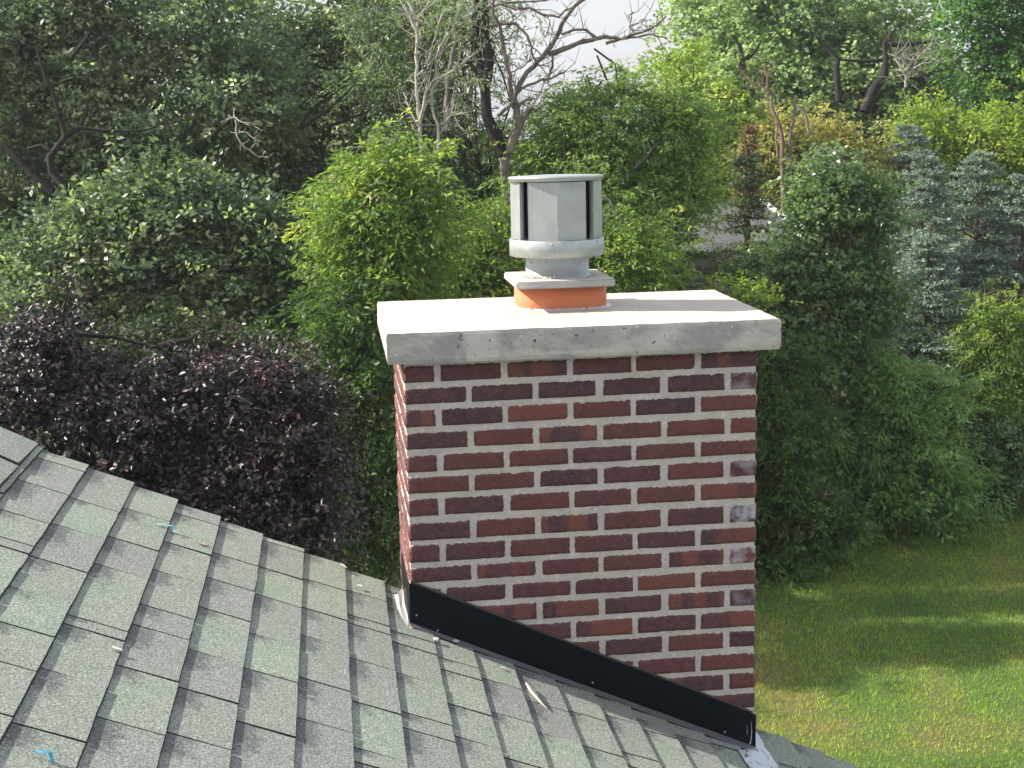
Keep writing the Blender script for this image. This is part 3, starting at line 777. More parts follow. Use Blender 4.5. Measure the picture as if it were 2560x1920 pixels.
def grass():
    n = 420000
    x = rng.uniform(2.5, 20, n); y = rng.uniform(8.5, 27.5, n)
    ey = np.array([edge_y(q) for q in x]); keep = (y < ey + .5) & (x > (y - 8.5) * .16 + 2.6)
    x, y = x[keep], y[keep]; n = len(x)
    tuft = np.sin(x * 17 + 3 * np.sin(y * 5)) * np.sin(y * 13 + 3 * np.sin(x * 4)) + .6 * np.sin(x * 41 + y * 23) * np.sin(y * 37 - x * 11)
    h = rng.uniform(.018, .042, n) * (1.1 + .35 * tuft); wd = rng.uniform(.008, .017, n)
    q = rng.uniform(0, 2 * np.pi, n); z = GROUND - .012 + 0 * x
    lean = rng.normal(0, .022, (n, 2))
    V = np.empty((n, 3, 3), dtype=np.float32)
    V[:, 0] = np.stack([x - np.cos(q) * wd / 2, y - np.sin(q) * wd / 2, z], 1); V[:, 1] = np.stack([x + np.cos(q) * wd / 2, y + np.sin(q) * wd / 2, z], 1)
    V[:, 2] = np.stack([x + lean[:, 0], y + lean[:, 1], z + .02 + h], 1)
    o = mesh_obj('grass', V.reshape(-1, 3), np.arange(n * 3).reshape(-1, 3), mat_grass(), None, {'tint': ('FACE', 'FLOAT', np.clip(.45 + .12 * tuft + rng.normal(0, .25, n), 0, 1))})
    tag(o, 'short mown grass with yellowed patches on the lawn', 'grass', kind='stuff')
grass()
chipg = None

# ------------------------------------------------------------------ foliage
def unit(a_): return a_ / (np.linalg.norm(a_, axis=-1, keepdims=True) + 1e-9)
def leaves_mesh(P_, Nn, T, L, Wd, fold=.12, six=False):
    """P base points, Nn leaf normals, T leaf axes -> folded leaf quads"""
    B = unit(np.cross(Nn, T)); T = unit(np.cross(B, Nn)); n = len(P_)
    L = L[:, None]; Wd = Wd[:, None]
    if six:
        V = np.empty((n, 6, 3), dtype=np.float32)
        V[:, 0] = P_; V[:, 1] = P_ + T * L * .33 + B * Wd * .48 + Nn * Wd * fold; V[:, 2] = P_ + T * L * .72 + B * Wd * .36 + Nn * Wd * fold
        V[:, 3] = P_ + T * L - Nn * L * .08; V[:, 4] = P_ + T * L * .72 - B * Wd * .36 + Nn * Wd * fold; V[:, 5] = P_ + T * L * .33 - B * Wd * .48 + Nn * Wd * fold
        i = np.arange(n)[:, None] * 6
        Fc = np.concatenate([i + [0, 1, 2, 3], i + [0, 3, 4, 5]], 0)
        return V.reshape(-1, 3), Fc, 2
    V = np.empty((n, 4, 3), dtype=np.float32)
    V[:, 0] = P_; V[:, 1] = P_ + T * L * .45 + B * Wd * .5 + Nn * Wd * fold; V[:, 2] = P_ + T * L; V[:, 3] = P_ + T * L * .45 - B * Wd * .5 + Nn * Wd * fold
    return V.reshape(-1, 3), np.arange(n * 4).reshape(-1, 4), 1

STY = dict(
    oak=dict(L=.108, W=.058, per=18, s=.22, flat=.9, up=.5, outw=.6, rnd=.7, droop=.1, rise=.35, sag=.1),
    compound=dict(L=.105, W=.032, per=22, s=.20, flat=.6, up=.7, outw=.4, rnd=.5, droop=.8, rise=.15, sag=.5),
    fine=dict(L=.10, W=.030, per=22, s=.24, flat=.8, up=.6, outw=.4, rnd=.7, droop=.9, rise=.1, sag=.6),
    broad=dict(L=.105, W=.064, per=15, s=.19, flat=.9, up=.6, outw=.7, rnd=.45, droop=.4, rise=.3, sag=.2),
    plum=dict(L=.056, W=.029, per=15, s=.135, flat=1.0, up=.45, outw=.6, rnd=.7, droop=.5, rise=.4, sag=.3),
    far=dict(L=.16, W=.11, per=18, s=.36, flat=.8, up=.7, outw=.5, rnd=.65, droop=.2, rise=.25, sag=.15),
    vine=dict(L=.11, W=.095, per=12, s=.15, flat=.8, up=.6, outw=.7, rnd=.45, droop=.5, rise=.2, sag=.4),
)
def canopy(lobes, n, sty, seed=0, six=False, scale=1.0, tipw=.5):
    """lobes: (centre, radii3). returns V, F, tint, sampled clusters"""
    r_ = np.random.default_rng(seed); st = STY[sty]
    C = np.array([l[0] for l in lobes]); R = np.array([l[1] for l in lobes])
    R0 = R; sh = np.minimum(.62 * R[:, :1], .75 * st['s'] * scale); R = R - sh
    wgt = (R0[:, 0] * R0[:, 2]); wgt = wgt / wgt.sum()
    per = st['per']; ns = max(8, n // per)
    # clumps on the shell of every lobe, sprays of leaves in every clump
    nc = max(4, ns // 15)
    li0 = r_.choice(len(lobes), nc, p=wgt)
    d = unit(r_.normal(0, 1, (nc, 3)) * [1, 1, .9] + [0, 0, .12])
    view = unit(C - CAM)[li0]
    far = (d * view).sum(1) > .25
    d[far & (r_.random(nc) < .6)] *= -1
    rad = (.34 + .80 * r_.random(nc) ** .7)
    ph = r_.uniform(0, 6.28, (len(lobes), 3))
    rad *= 1 + .09 * (np.sin(d[:, 0] * 5 + ph[li0, 0]) + np.sin(d[:, 2] * 6 + ph[li0, 1]) + np.sin(d[:, 1] * 5 + d[:, 2] * 4 + ph[li0, 2]))
    cc = C[li0] + d * R[li0] * rad[:, None]
    cs = r_.uniform(.4, 1.2, nc) * st['s'] * scale * 1.3
    ct = np.clip(r_.normal(.46, .22, nc), 0, 1)
    ci = r_.integers(0, nc, ns)
    o_ = r_.normal(0, 1, (ns, 3)) * cs[ci][:, None] * [1, 1, .62]
    cp = cc[ci] + o_; li = li0[ci]
    sd_ = unit(unit(o_) * .8 + d[ci] * .9 + r_.normal(0, .35, (ns, 3)) + [0, 0, st['rise']])
    ok = cp[:, 2] > GROUND + .04
    cp, li, sd_, ci = cp[ok], li[ok], sd_[ok], ci[ok]; ns = len(cp)
    ctint = np.clip(ct[ci] + r_.normal(0, .1, ns), 0, 1)
    idx = np.repeat(np.arange(ns), per); m = len(idx)
    u_ = np.tile(np.linspace(.05, 1, per), ns) + r_.normal(0, .05, m)
    sl = st['s'] * scale * 1.9 * r_.uniform(.6, 1.35, ns)[idx]
    ax_ = sd_[idx]
    lat = unit(np.cross(ax_, np.array([0, 0, 1.]))); bz = np.cross(lat, ax_)
    wl = sl * .34 * np.sin(np.pi * np.clip(u_, .08, .94)) * r_.uniform(-1, 1, m)
    P_ = cp[idx] + ax_ * (u_ * sl)[:, None] + lat * wl[:, None] + bz * (r_.normal(0, .10, m) * sl * st['flat'])[:, None]
    P_[:, 2] -= st['sag'] * sl * (np.clip(u_, 0, 1) ** 2) + .25 * np.abs(wl)
    sgn = np.sign(wl)[:, None]
    Nn = unit(np.array([0, 0, 1.]) * st['up'] + d[ci][idx] * st['outw'] + r_.normal(0, 1, (m, 3)) * st['rnd'])
    T = unit(ax_ * .9 + lat * sgn * .8 + r_.normal(0, .35, (m, 3)) - np.array([0, 0, 1.]) * st['droop'])
    L = st['L'] * scale * r_.uniform(.65, 1.25, m); Wd = st['W'] * scale * r_.uniform(.7, 1.2, m)
    V, Fc, k = leaves_mesh(P_, Nn, T, L, Wd, six=six)
    tint = np.clip(ctint[idx] + r_.normal(0, .2, m), 0, 1); tint = np.tile(tint, k) if k == 2 else tint
    return V, Fc, tint, cp, li
def limb(mb, a_, b_, r0, r1, r_, sag=.12, n=5, k=5):
    a_ = np.array(a_, float); b_ = np.array(b_, float); L = np.linalg.norm(b_ - a_)
    pts = [a_]
    j1 = r_.normal(0, 1, 3) * L * sag
    for i in range(1, n):
        s = i / n; pts.append(a_ + (b_ - a_) * s + j1 * math.sin(math.pi * s) + r_.normal(0, 1, 3) * L * .025)
    pts.append(b_); mb.tube(pts, np.linspace(r0, r1, n + 1), k, False)
def tree(name, label, D, base, lobes, n, sty, mat, bark, seed, tr=.16, cat='tree', group=None, paths=(), scale=1.0, six=False, twigs=3, lean=0., notrunk=False):
    """lobes in view pixels (px, py, r[, depth offset, vertical squash])"""
    r_ = np.random.default_rng(seed)
    L3 = []
    lobes = list(lobes)
    if len(lobes) > 6:
        for l in list(lobes):
            for _ in range(4):
                q = r_.uniform(-.7, 3.9); k_ = r_.uniform(.25, .55)
                lobes.append((l[0] + l[2] * 1.12 * math.cos(q), l[1] - l[2] * 1.0 * math.sin(q), l[2] * k_))
        lobes = [(l[0], l[1], l[2] * (.76 if i < len(lobes) // 5 else 1)) + tuple(l[3:]) for i, l in enumerate(lobes)]
    for l in lobes:
        px, py, r = l[:3]; dd = l[3] if len(l) > 3 else r_.uniform(-1, 1) * r * pxm(D) * .6; sq = l[4] if len(l) > 4 else .85
        rr = r * pxm(D); L3.append((at(px, py, D + dd), np.array([rr, rr * .9, rr * sq])))
    b0 = at(base, 900, D); b0[2] = GROUND
    root = tag(empty(name, tuple(b0)), label, cat, group)
    V, Fc, tint, cp, li = canopy(L3, n, sty, seed, six, scale)
    mb = MB(); C = np.array([l[0] for l in L3])
    top = C[:, 2].max(); cen = C.mean(0)
    ht = top - GROUND; tk = []
    for i in range(9):
        s = i / 8; tk.append(np.array([b0[0] + (cen[0] - b0[0]) * s ** 1.5 + r_.normal(0, .05) * ht * .06 * s, b0[1] + (cen[1] - b0[1]) * s ** 1.5 + r_.normal(0, .05) * ht * .06 * s, GROUND - .1 + (ht - .4) * s * .84]))
    mb.tube(tk, np.linspace(tr * 1.25, tr * .18, 9), 8, False)
    for i, (c, R) in enumerate(L3):
        if i >= 16 and i % 3: continue
        zs = max(GROUND + .15 * ht, c[2] - np.linalg.norm(c[:2] - cen[:2]) * .7 - R[2] * .5)
        s = min(.9, max(.12, (zs - GROUND) / (ht * .93))); a_ = tk[int(s * 8)]
        limb(mb, a_, c, tr * (1 - s) * .55 + .012, .018, r_, .1)
        m = np.where(li == i)[0]
        if len(m):
            for q in r_.choice(m, min(len(m), int(twigs * 3))):
                limb(mb, c, cp[q], .016, .004, r_, .1, 3, 4)
    for pth in paths:   # limbs that show through the leaves: [(px, py)...], r0, r1, D
        pts, q0, q1, dd = pth
        p3 = [at(x, y, dd) for x, y in pts]; mb.tube(p3, np.linspace(q0 * .9, q1 * .45, len(p3)), 7, False)
    mb.build('trunk', bark, root, True)
    mesh_obj('crown', V, Fc, mat, root, {'tint': ('FACE', 'FLOAT', tint)})
    return root
def dead(name, label, paths, D, bark, seed, cat='tree', tw=6, twl=.5, stem=True):
    """bare tree, its limbs given as view-pixel polylines with radii in metres; twigs are grown off them"""
    r_ = np.random.default_rng(seed); mb = MB()
    base = at(paths[0][0][0][0], 900, D); base[2] = GROUND
    p0 = at(*paths[0][0][0], D)
    if stem: mb.tube([base - [0, 0, .1], (base + p0) / 2 + [.1, 0, 0], p0], [paths[0][1] * 1.1, paths[0][1] * .95, paths[0][1] * .9], 8, False)
    for pts, q0, q1 in paths:
        j = r_.uniform(-.35, .35)
        raw = [at(x, y, D + j * i / len(pts)) for i, (x, y) in enumerate(pts)]
        p3 = []
        for a_, b_ in zip(raw, raw[1:]):
            L = np.linalg.norm(b_ - a_)
            for s in (0, .33, .66): p3.append(a_ + (b_ - a_) * s + (r_.normal(0, 1, 3) * L * .035 if s else 0))
        p3.append(raw[-1]); rr = .8 * np.linspace(q0, q1, len(p3)) * r_.uniform(.9, 1.1, len(p3))
        mb.tube(p3, rr, 7, False)
        for i in range(2, len(p3)):
            for _ in range(tw):
                if r_.random() < .35:
                    t_ = unit(p3[i] - p3[i - 1]); d = unit(t_ * .7 + r_.normal(0, .6, 3)); l_ = twl * r_.uniform(.3, 1.2)
                    m_ = p3[i] + d * l_ * .5 + r_.normal(0, .04, 3); e_ = p3[i] + d * l_ + [0, 0, .12 * l_]
                    mb.tube([p3[i], m_, e_], [min(.009, rr[i] * .7), .006, .003], 4, False)
                    d2 = unit(d + r_.normal(0, .6, 3)); mb.tube([m_, m_ + d2 * l_ * .4], [.005, .0025], 4, False)
    return tag(mesh_obj(name, np.concatenate(mb.v), mb.f, bark, None, None, True), label, cat)

LM = dict(
    oak=mat_leaf('oak_leaf', (0.072, 0.109, 0.064), (0.173, 0.235, 0.139), (0.395, 0.452, 0.264), 0.36, .44, .5),
    oakd=mat_leaf('shade_tinted_oak_leaf', (0.052, 0.086, 0.049), (0.136, 0.194, 0.112), (0.365, 0.418, 0.227), 0.36, .44, .5),  # darker copy of the oak leaf, shade put into the colour
    farOak=mat_leaf('far_oak_leaf', (0.179, 0.262, 0.143), (0.311, 0.404, 0.209), (0.477, 0.538, 0.268), 0.4, .5, .4),  # oak leaf paled so haze and sunlight sit in the colour
    yel=mat_leaf('boxelder_leaf', (0.116, 0.190, 0.052), (0.204, 0.283, 0.074), (0.375, 0.386, 0.117), 0.5, .5, .35),
    grn=mat_leaf('ash_leaf', (0.126, 0.202, 0.068), (0.218, 0.303, 0.098), (0.420, 0.455, 0.160), 0.5, .5, .35),
    dkg=mat_leaf('shrub_leaf', (0.111, 0.199, 0.075), (0.207, 0.317, 0.118), (0.343, 0.452, 0.176), 0.48, .5, .35),
    bright=mat_leaf('lime_leaf', (0.137, 0.211, 0.042), (0.244, 0.318, 0.064), (0.392, 0.403, 0.097), 0.5, .5, .3),
    gls=mat_leaf('glossy_leaf', (0.069, 0.129, 0.048), (0.155, 0.236, 0.094), (0.310, 0.368, 0.172), 0.36, .30, .6),
    locust=mat_leaf('willowy_leaf', (0.124, 0.178, 0.116), (0.204, 0.263, 0.165), (0.300, 0.360, 0.225), 0.4, .42, .5),
    olive=mat_leaf('olive_leaf', (0.189, 0.208, 0.081), (0.306, 0.306, 0.118), (0.471, 0.397, 0.166), 0.45, .55, .3),
    maple=mat_leaf('maple_leaf', (0.059, 0.140, 0.050), (0.108, 0.220, 0.067), (0.193, 0.326, 0.098), 0.45, .45, .4),
    under=mat_leaf('shade_tinted_undergrowth_leaf', (.020, .040, .012), (.040, .066, .020), (.07, .10, .03), .2, .55, .3),  # darkened leaf colour stands in for shade in the gaps
    vine=mat_leaf('vine_leaf', (0.054, 0.120, 0.026), (0.120, 0.216, 0.043), (0.216, 0.312, 0.072), .35, .45, .4),
    shade=mat_leaf('shade_tinted_leaf', (0.041, 0.084, 0.022), (0.084, 0.146, 0.035), (0.149, 0.216, 0.054), .4, .5, .35),  # darker leaf copy, painted shade for foliage that stands dark
    plum=mat_leaf('plum_leaf', (0.020, 0.016, 0.019), (0.043, 0.033, 0.037), (0.106, 0.044, 0.048), 0.1, .46, .7),
    blue=mat_leaf('blue_needle', (.105, .155, .125), (.24, .31, .26), (.38, .46, .40), .08, .6, .3),
    sprg=mat_leaf('green_needle', (0.037, 0.070, 0.031), (0.086, 0.132, 0.060), (0.158, 0.202, 0.101), .1, .6, .3),
    deadn=mat_leaf('brown_needle', (.13, .095, .05), (.24, .16, .08), (.36, .20, .10), .1, .7, .2),
)
BK = dict(dark=mat_bark('dark_bark', (.014, .012, .011)), grey=mat_bark('grey_bark', (.12, .11, .10), (.20, .19, .17)),
          pale=mat_bark('pale_bark', (.42, .38, .32), (.55, .51, .44)), brown=mat_bark('brown_bark', (.13, .085, .06), (.24, .16, .11)), tan=mat_bark('bare_branch_bark', (.13, .105, .085), (.25, .21, .17)))

# coordinate shorthands for polylines read off enlarged crops
def q4(*p_): return [(x * .4297, y * .4297) for x, y in p_]
def q6(*p_): return [(777.6 + x * .3906, y * .3906) for x, y in p_]
def q7(*p_): return [(1347.8 + x * .3906, y * .3906) for x, y in p_]

# --- left
tree('oak_tree', 'tall dark green oak filling the upper left with crooked black limbs', 25, 150,
     [(-60, 60, 150), (70, 110, 130), (220, 20, 130), (180, 190, 110), (350, 130, 130), (470, 40, 130), (90, 330, 120), (-40, 250, 130), (330, 300, 110), (480, 230, 120), (230, 430, 100), (60, 520, 110), (-40, 430, 110), (400, 440, 110)],
     98000, 'oak', LM['oak'], BK['dark'], 11, .22,
     paths=[(q4((345, 1120), (340, 1040), (335, 940), (262, 870), (248, 790), (330, 685), (400, 640), (435, 570), (440, 500)), .10, .045, 23.2), (q4((265, 965), (170, 880), (100, 810), (20, 740), (-60, 690)), .08, .09, 23.3),
            (q4((330, 685), (300, 580), (270, 480), (210, 340), (180, 230)), .055, .03, 23.2), (q4((400, 640), (500, 655), (650, 660), (750, 650), (870, 590)), .04, .02, 23.0), (q4((250, 760), (205, 730), (140, 745), (150, 810)), .04, .03, 23.2), (q4((-20, 1080), (100, 1150), (200, 1240)), .05, .04, 23.2),
            (q4((360, 290), (420, 210), (460, 150)), .035, .02, 23.3)])
tree('oak_tree', 'second large oak standing behind and right of the black limbed oak', 27, 640,
     [(620, 80, 130), (740, 160, 120), (580, 230, 120), (700, 310, 110), (560, 370, 110), (680, 440, 120), (800, 90, 110), (790, 260, 100), (470, 330, 100), (760, 400, 90), (620, 540, 110), (820, 500, 90)],
     66000, 'oak', LM['oak'], BK['dark'], 12, .2,
     paths=[(q4((1000, 750), (1090, 680), (1160, 600), (1185, 540), (1250, 460)), .06, .04, 24.3), (q4((1500, 650), (1560, 560), (1650, 490), (1740, 430)), .03, .015, 24.4), (q4((1500, 650), (1640, 560), (1740, 470), (1800, 400)), .03, .015, 24.4),
            (q4((1640, 640), (1850, 560), (1900, 470)), .03, .015, 24.4)])
dead('bare_branch', 'pale bare dead branch hanging inside the second oak', [(q4((1180, 545), (1175, 590), (1210, 612), (1262, 622)), .018, .008), (q4((1180, 590), (1110, 612)), .012, .006), (q4((1180, 590), (1190, 680), (1235, 745), (1300, 790), (1350, 790)), .016, .008), (q4((1160, 665), (1240, 665), (1280, 700), (1310, 712)), .012, .006)], 23.6, BK['pale'], 3, 'dead branch', 2, .25, False)
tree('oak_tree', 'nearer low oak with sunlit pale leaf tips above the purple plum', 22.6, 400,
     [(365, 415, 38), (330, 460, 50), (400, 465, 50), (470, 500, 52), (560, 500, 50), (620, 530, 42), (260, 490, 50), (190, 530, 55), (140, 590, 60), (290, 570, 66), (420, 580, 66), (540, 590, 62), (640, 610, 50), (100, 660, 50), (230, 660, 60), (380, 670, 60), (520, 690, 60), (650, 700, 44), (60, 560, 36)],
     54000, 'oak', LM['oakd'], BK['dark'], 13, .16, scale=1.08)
tree('willowy_tree', 'tall thin willowy tree with blue green leaves left of the bare dead tree', 26, 930,
     [(880, 40, 70), (950, 40, 55), (900, 150, 70), (970, 160, 45), (990, 30, 36), (850, 240, 60), (930, 250, 50), (820, 130, 50), (860, 340, 50), (985, -10, 40), (970, 290, 36)],
     24000, 'fine', LM['locust'], BK['grey'], 14, .12, paths=[(q6((500, 700), (480, 560), (490, 420), (530, 200), (520, 0)), .07, .04, 24.6)])
dead('bare_tree', 'slim pale barked bare tree with upright forking stems', [
    (q6((370, 960), (345, 840), (328, 740), (320, 560), (310, 420), (315, 250), (320, 110), (260, 0)), .05, .022), (q6((330, 690), (360, 520), (400, 450), (520, 390), (620, 310)), .03, .012),
    (q6((322, 700), (270, 590), (240, 510)), .02, .01), (q6((430, 840), (432, 740), (400, 600), (420, 350), (440, 260), (500, 180), (560, 100), (640, 60)), .034, .012), (q6((430, 760), (470, 700), (480, 620), (540, 540)), .022, .01),
    (q6((450, 690), (500, 640), (570, 620)), .018, .008), (q6((330, 640), (400, 500), (520, 490)), .02, .008), (q6((316, 420), (380, 330), (420, 200), (430, 120)), .018, .008), (q6((315, 200), (280, 100), (220, 0)), .016, .01),
    (q6((320, 110), (360, 40), (390, -20)), .016, .01)], 23.8, BK['pale'], 5, 'tree', 3, .5)
tree('dark_trunk_tree', 'twin dark trunk tree with sparse tufts beside the arching bare tree', 25, 1075,
     [(1010, 60, 34), (1040, 20, 30), (1000, 140, 34), (1030, -20, 40), (1055, 90, 16), (995, 210, 26)], 5200, 'fine', LM['locust'], BK['dark'], 15, .05,
     paths=[(q6((790, 860), (740, 730), (700, 640), (690, 460), (660, 350), (640, 200), (650, 0), (655, -60)), .13, .075, 24.6), (q6((690, 460), (712, 340), (690, 200), (695, 60), (690, -40)), .12, .09, 24.6), (q6((660, 430), (610, 350), (540, 340)), .05, .03, 24.6), (q6((720, 140), (790, 130)), .04, .03, 24.5)])
dead('bare_tree', 'dead tree with long arching bare limbs against the pale sky', [
    (q6((800, 885), (850, 760), (885, 690), (865, 640), (850, 540)), .085, .07), (q6((850, 545), (870, 490), (960, 370), (1040, 275), (1090, 200), (1130, 110), (1190, 30), (1245, -8)), .06, .035),
    (q6((835, 560), (832, 420), (800, 300), (780, 180), (730, 60), (742, -5)), .05, .028), (q6((1040, 300), (1150, 262), (1230, 230), (1300, 215), (1360, 200), (1440, 215), (1520, 187), (1590, 165), (1640, 140), (1695, 90)), .055, .016),
    (q6((1360, 240), (1440, 215), (1530, 205), (1620, 190), (1700, 212)), .038, .012), (q6((1310, 215), (1255, 168), (1190, 163), (1115, 192)), .035, .025), (q6((1520, 185), (1490, 150), (1500, 110), (1485, 85), (1512, 68)), .02, .012),
    (q6((1500, 140), (1540, 130), (1572, 110)), .014, .01), (q6((1500, 165), (1530, 170), (1560, 138)), .012, .008), (q6((720, 142), (800, 130), (860, 130), (920, 190), (950, 260), (960, 320), (1012, 382)), .04, .015),
    (q6((700, 42), (780, 20), (860, 50), (930, 40), (1010, 80), (1100, 95), (1130, 60), (1190, 30)), .034, .02), (q6((780, 20), (900, 10), (1000, 4), (1085, -4)), .024, .014), (q6((1010, 80), (1050, 112), (1062, 182)), .014, .008),
    (q6((832, 400), (900, 372), (950, 320)), .018, .01), (q6((885, 690), (912, 640), (952, 595)), .075, .05), (q6((1062, 300), (1066, 370), (1042, 420), (1040, 462)), .022, .03), (q6((860, 600), (905, 560), (960, 545)), .04, .02),
    (q6((760, 640), (810, 600), (850, 560)), .04, .03), (q6((850, 520), (930, 470), (1040, 440), (1130, 400)), .03, .02), (q6((930, 250), (990, 290), (1050, 330)), .016, .008)], 24, BK['tan'], 6, 'tree', 2, .45)
# --- middle
tree('boxelder_tree', 'light yellow green boxelder left of the chimney crown with drooping leaflets', 21.3, 830,
     [(855, 300, 20), (870, 345, 30), (815, 360, 26), (850, 405, 40), (905, 400, 26), (775, 405, 26), (800, 465, 44), (870, 480, 42), (755, 505, 28), (830, 560, 44), (775, 590, 34), (890, 560, 36), (930, 400, 14), (730, 445, 16), (890, 620, 28), (830, 630, 32), (930, 470, 18), (730, 380, 14)],
     27000, 'compound', LM['yel'], BK['grey'], 21, .09, scale=1.15, group='boxelders along the wood edge')
tree('boxelder_tree', 'low bright boxelder branches between the tall boxelder and the metal vent', 23, 1010,
     [(1060, 490, 38), (1010, 540, 45), (960, 590, 45), (1070, 560, 42), (1020, 620, 42), (1080, 630, 36), (930, 640, 36)],
     13000, 'compound', LM['yel'], BK['grey'], 22, .06, scale=1.15, group='boxelders along the wood edge')
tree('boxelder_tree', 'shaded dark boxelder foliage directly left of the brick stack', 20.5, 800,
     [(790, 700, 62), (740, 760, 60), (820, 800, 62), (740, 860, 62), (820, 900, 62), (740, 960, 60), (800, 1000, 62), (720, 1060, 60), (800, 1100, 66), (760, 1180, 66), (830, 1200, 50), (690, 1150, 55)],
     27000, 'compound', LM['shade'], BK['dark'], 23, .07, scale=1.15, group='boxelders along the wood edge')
tree('ash_tree', 'broad green ash rising right behind the metal vent', 25, 1330,
     [(1290, 120, 16), (1300, 175, 32), (1240, 215, 34), (1350, 205, 42), (1430, 240, 50), (1210, 270, 42), (1300, 280, 74), (1400, 320, 76), (1480, 345, 50), (1190, 350, 46), (1260, 385, 72), (1360, 425, 76), (1450, 445, 56), (1170, 425, 36), (1310, 512, 76), (1385, 545, 52), (1200, 500, 46)],
     66000, 'compound', LM['grn'], BK['dark'], 24, .15, paths=[(q7((60, 935), (120, 880), (180, 800), (250, 760)), .03, .02, 22.9), (q6((1100, 960), (1135, 860), (1125, 800), (1100, 760)), .025, .02, 22.9)])
tree('sapling', 'low sunlit yellow green sapling just right of the metal vent', 23, 1350,
     [(1320, 470, 34), (1350, 530, 40), (1300, 560, 36), (1380, 570, 32), (1340, 600, 40), (1395, 615, 24), (1150, 400, 20), (1240, 395, 22)],
     12500, 'compound', LM['yel'], BK['grey'], 25, .05)
tree('shrub', 'shrub with shade darkened leaves filling the gap behind the vent neck', 27, 1100,
     [(1050, 380, 70), (1120, 470, 60), (1000, 450, 60), (1130, 560, 60), (1060, 300, 50), (1140, 310, 40), (980, 350, 50)],
     17000, 'compound', LM['shade'], BK['dark'], 26, .08, cat='shrub')  # leaf colour darkened to paint a shaded gap here
# --- purple plum
tree('plum_tree', 'dark purple leaved plum tree behind the roof edge left of the chimney', 12.5, 420,
     [(140, 690, 32), (120, 770, 50), (190, 850, 52), (110, 890, 50), (260, 940, 60), (180, 960, 60), (370, 850, 30), (380, 950, 62), (310, 1020, 66), (520, 820, 28), (585, 810, 22), (470, 900, 40), (560, 920, 52), (640, 880, 34), (480, 1000, 66), (600, 1010, 66), (690, 950, 28), (440, 1080, 62), (560, 1110, 66), (660, 1080, 42), (640, 1160, 40), (400, 790, 18), (70, 840, 44), (690, 1030, 28), (440, 820, 22), (330, 1080, 40), (700, 1110, 22), (660, 1200, 26), (60, 940, 50)],
     54000, 'plum', LM['plum'], BK['dark'], 31, .06, six=True, twigs=5)
# --- far right
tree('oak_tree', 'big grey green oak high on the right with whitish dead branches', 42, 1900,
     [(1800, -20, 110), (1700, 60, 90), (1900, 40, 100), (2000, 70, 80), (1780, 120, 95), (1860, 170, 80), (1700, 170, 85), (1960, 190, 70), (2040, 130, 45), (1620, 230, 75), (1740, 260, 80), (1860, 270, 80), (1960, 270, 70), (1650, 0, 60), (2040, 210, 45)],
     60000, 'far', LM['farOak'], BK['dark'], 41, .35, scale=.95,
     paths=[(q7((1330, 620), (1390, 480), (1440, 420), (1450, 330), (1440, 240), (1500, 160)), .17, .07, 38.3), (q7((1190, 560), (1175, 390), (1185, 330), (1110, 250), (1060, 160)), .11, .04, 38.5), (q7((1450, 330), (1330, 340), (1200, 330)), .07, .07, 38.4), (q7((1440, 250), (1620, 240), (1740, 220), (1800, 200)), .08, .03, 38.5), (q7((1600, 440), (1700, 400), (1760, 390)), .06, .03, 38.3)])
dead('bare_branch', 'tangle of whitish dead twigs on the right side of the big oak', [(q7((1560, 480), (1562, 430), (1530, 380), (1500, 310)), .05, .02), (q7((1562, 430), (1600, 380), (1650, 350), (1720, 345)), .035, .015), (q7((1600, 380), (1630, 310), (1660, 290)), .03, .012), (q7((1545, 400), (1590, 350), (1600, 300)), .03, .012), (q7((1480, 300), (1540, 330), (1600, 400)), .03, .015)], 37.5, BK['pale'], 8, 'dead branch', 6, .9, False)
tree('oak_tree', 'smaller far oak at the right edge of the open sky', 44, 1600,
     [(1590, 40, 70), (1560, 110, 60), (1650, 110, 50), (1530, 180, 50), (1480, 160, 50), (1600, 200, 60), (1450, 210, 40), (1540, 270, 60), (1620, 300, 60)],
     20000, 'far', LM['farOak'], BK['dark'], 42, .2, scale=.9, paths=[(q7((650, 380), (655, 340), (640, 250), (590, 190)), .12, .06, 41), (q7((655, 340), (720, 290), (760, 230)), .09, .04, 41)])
tree('maple_tree', 'vivid green maple in the far top right corner', 38, 2180,
     [(2160, 30, 75), (2230, 100, 80), (2130, 130, 65), (2190, 190, 75), (2110, 220, 55), (2240, 240, 60), (2210, -40, 60)],
     24000, 'far', LM['maple'], BK['dark'], 43, .22, scale=.8)
tree('lime_green_tree', 'sunlit yellow green tree at the right edge above the blue spruces', 34, 2130,
     [(2190, 260, 55), (2120, 290, 50), (2060, 330, 50), (2160, 340, 60), (2210, 380, 50), (2030, 400, 45), (2110, 400, 50), (1980, 290, 36)],
     21000, 'far', LM['bright'], BK['dark'], 44, .14, scale=.62)
tree('lime_green_tree', 'sunlit yellow green tree right of the broad ash and above the grey shed roof', 34, 1560,
     [(1560, 300, 50), (1620, 310, 45), (1540, 370, 50), (1600, 400, 50), (1540, 440, 45), (1500, 420, 30), (1470, 150, 35), (1500, 200, 40), (1500, 480, 30)],
     17000, 'far', LM['bright'], BK['dark'], 45, .12, scale=.62)
tree('olive_tree', 'olive brown leaved tree in the right middle distance', 33, 1740,
     [(1700, 320, 50), (1780, 310, 55), (1850, 340, 55), (1670, 400, 60), (1750, 400, 65), (1830, 410, 60), (1700, 480, 60), (1900, 370, 45), (1640, 470, 45), (1790, 480, 55)],
     25000, 'far', LM['olive'], BK['brown'], 46, .14, scale=.55)
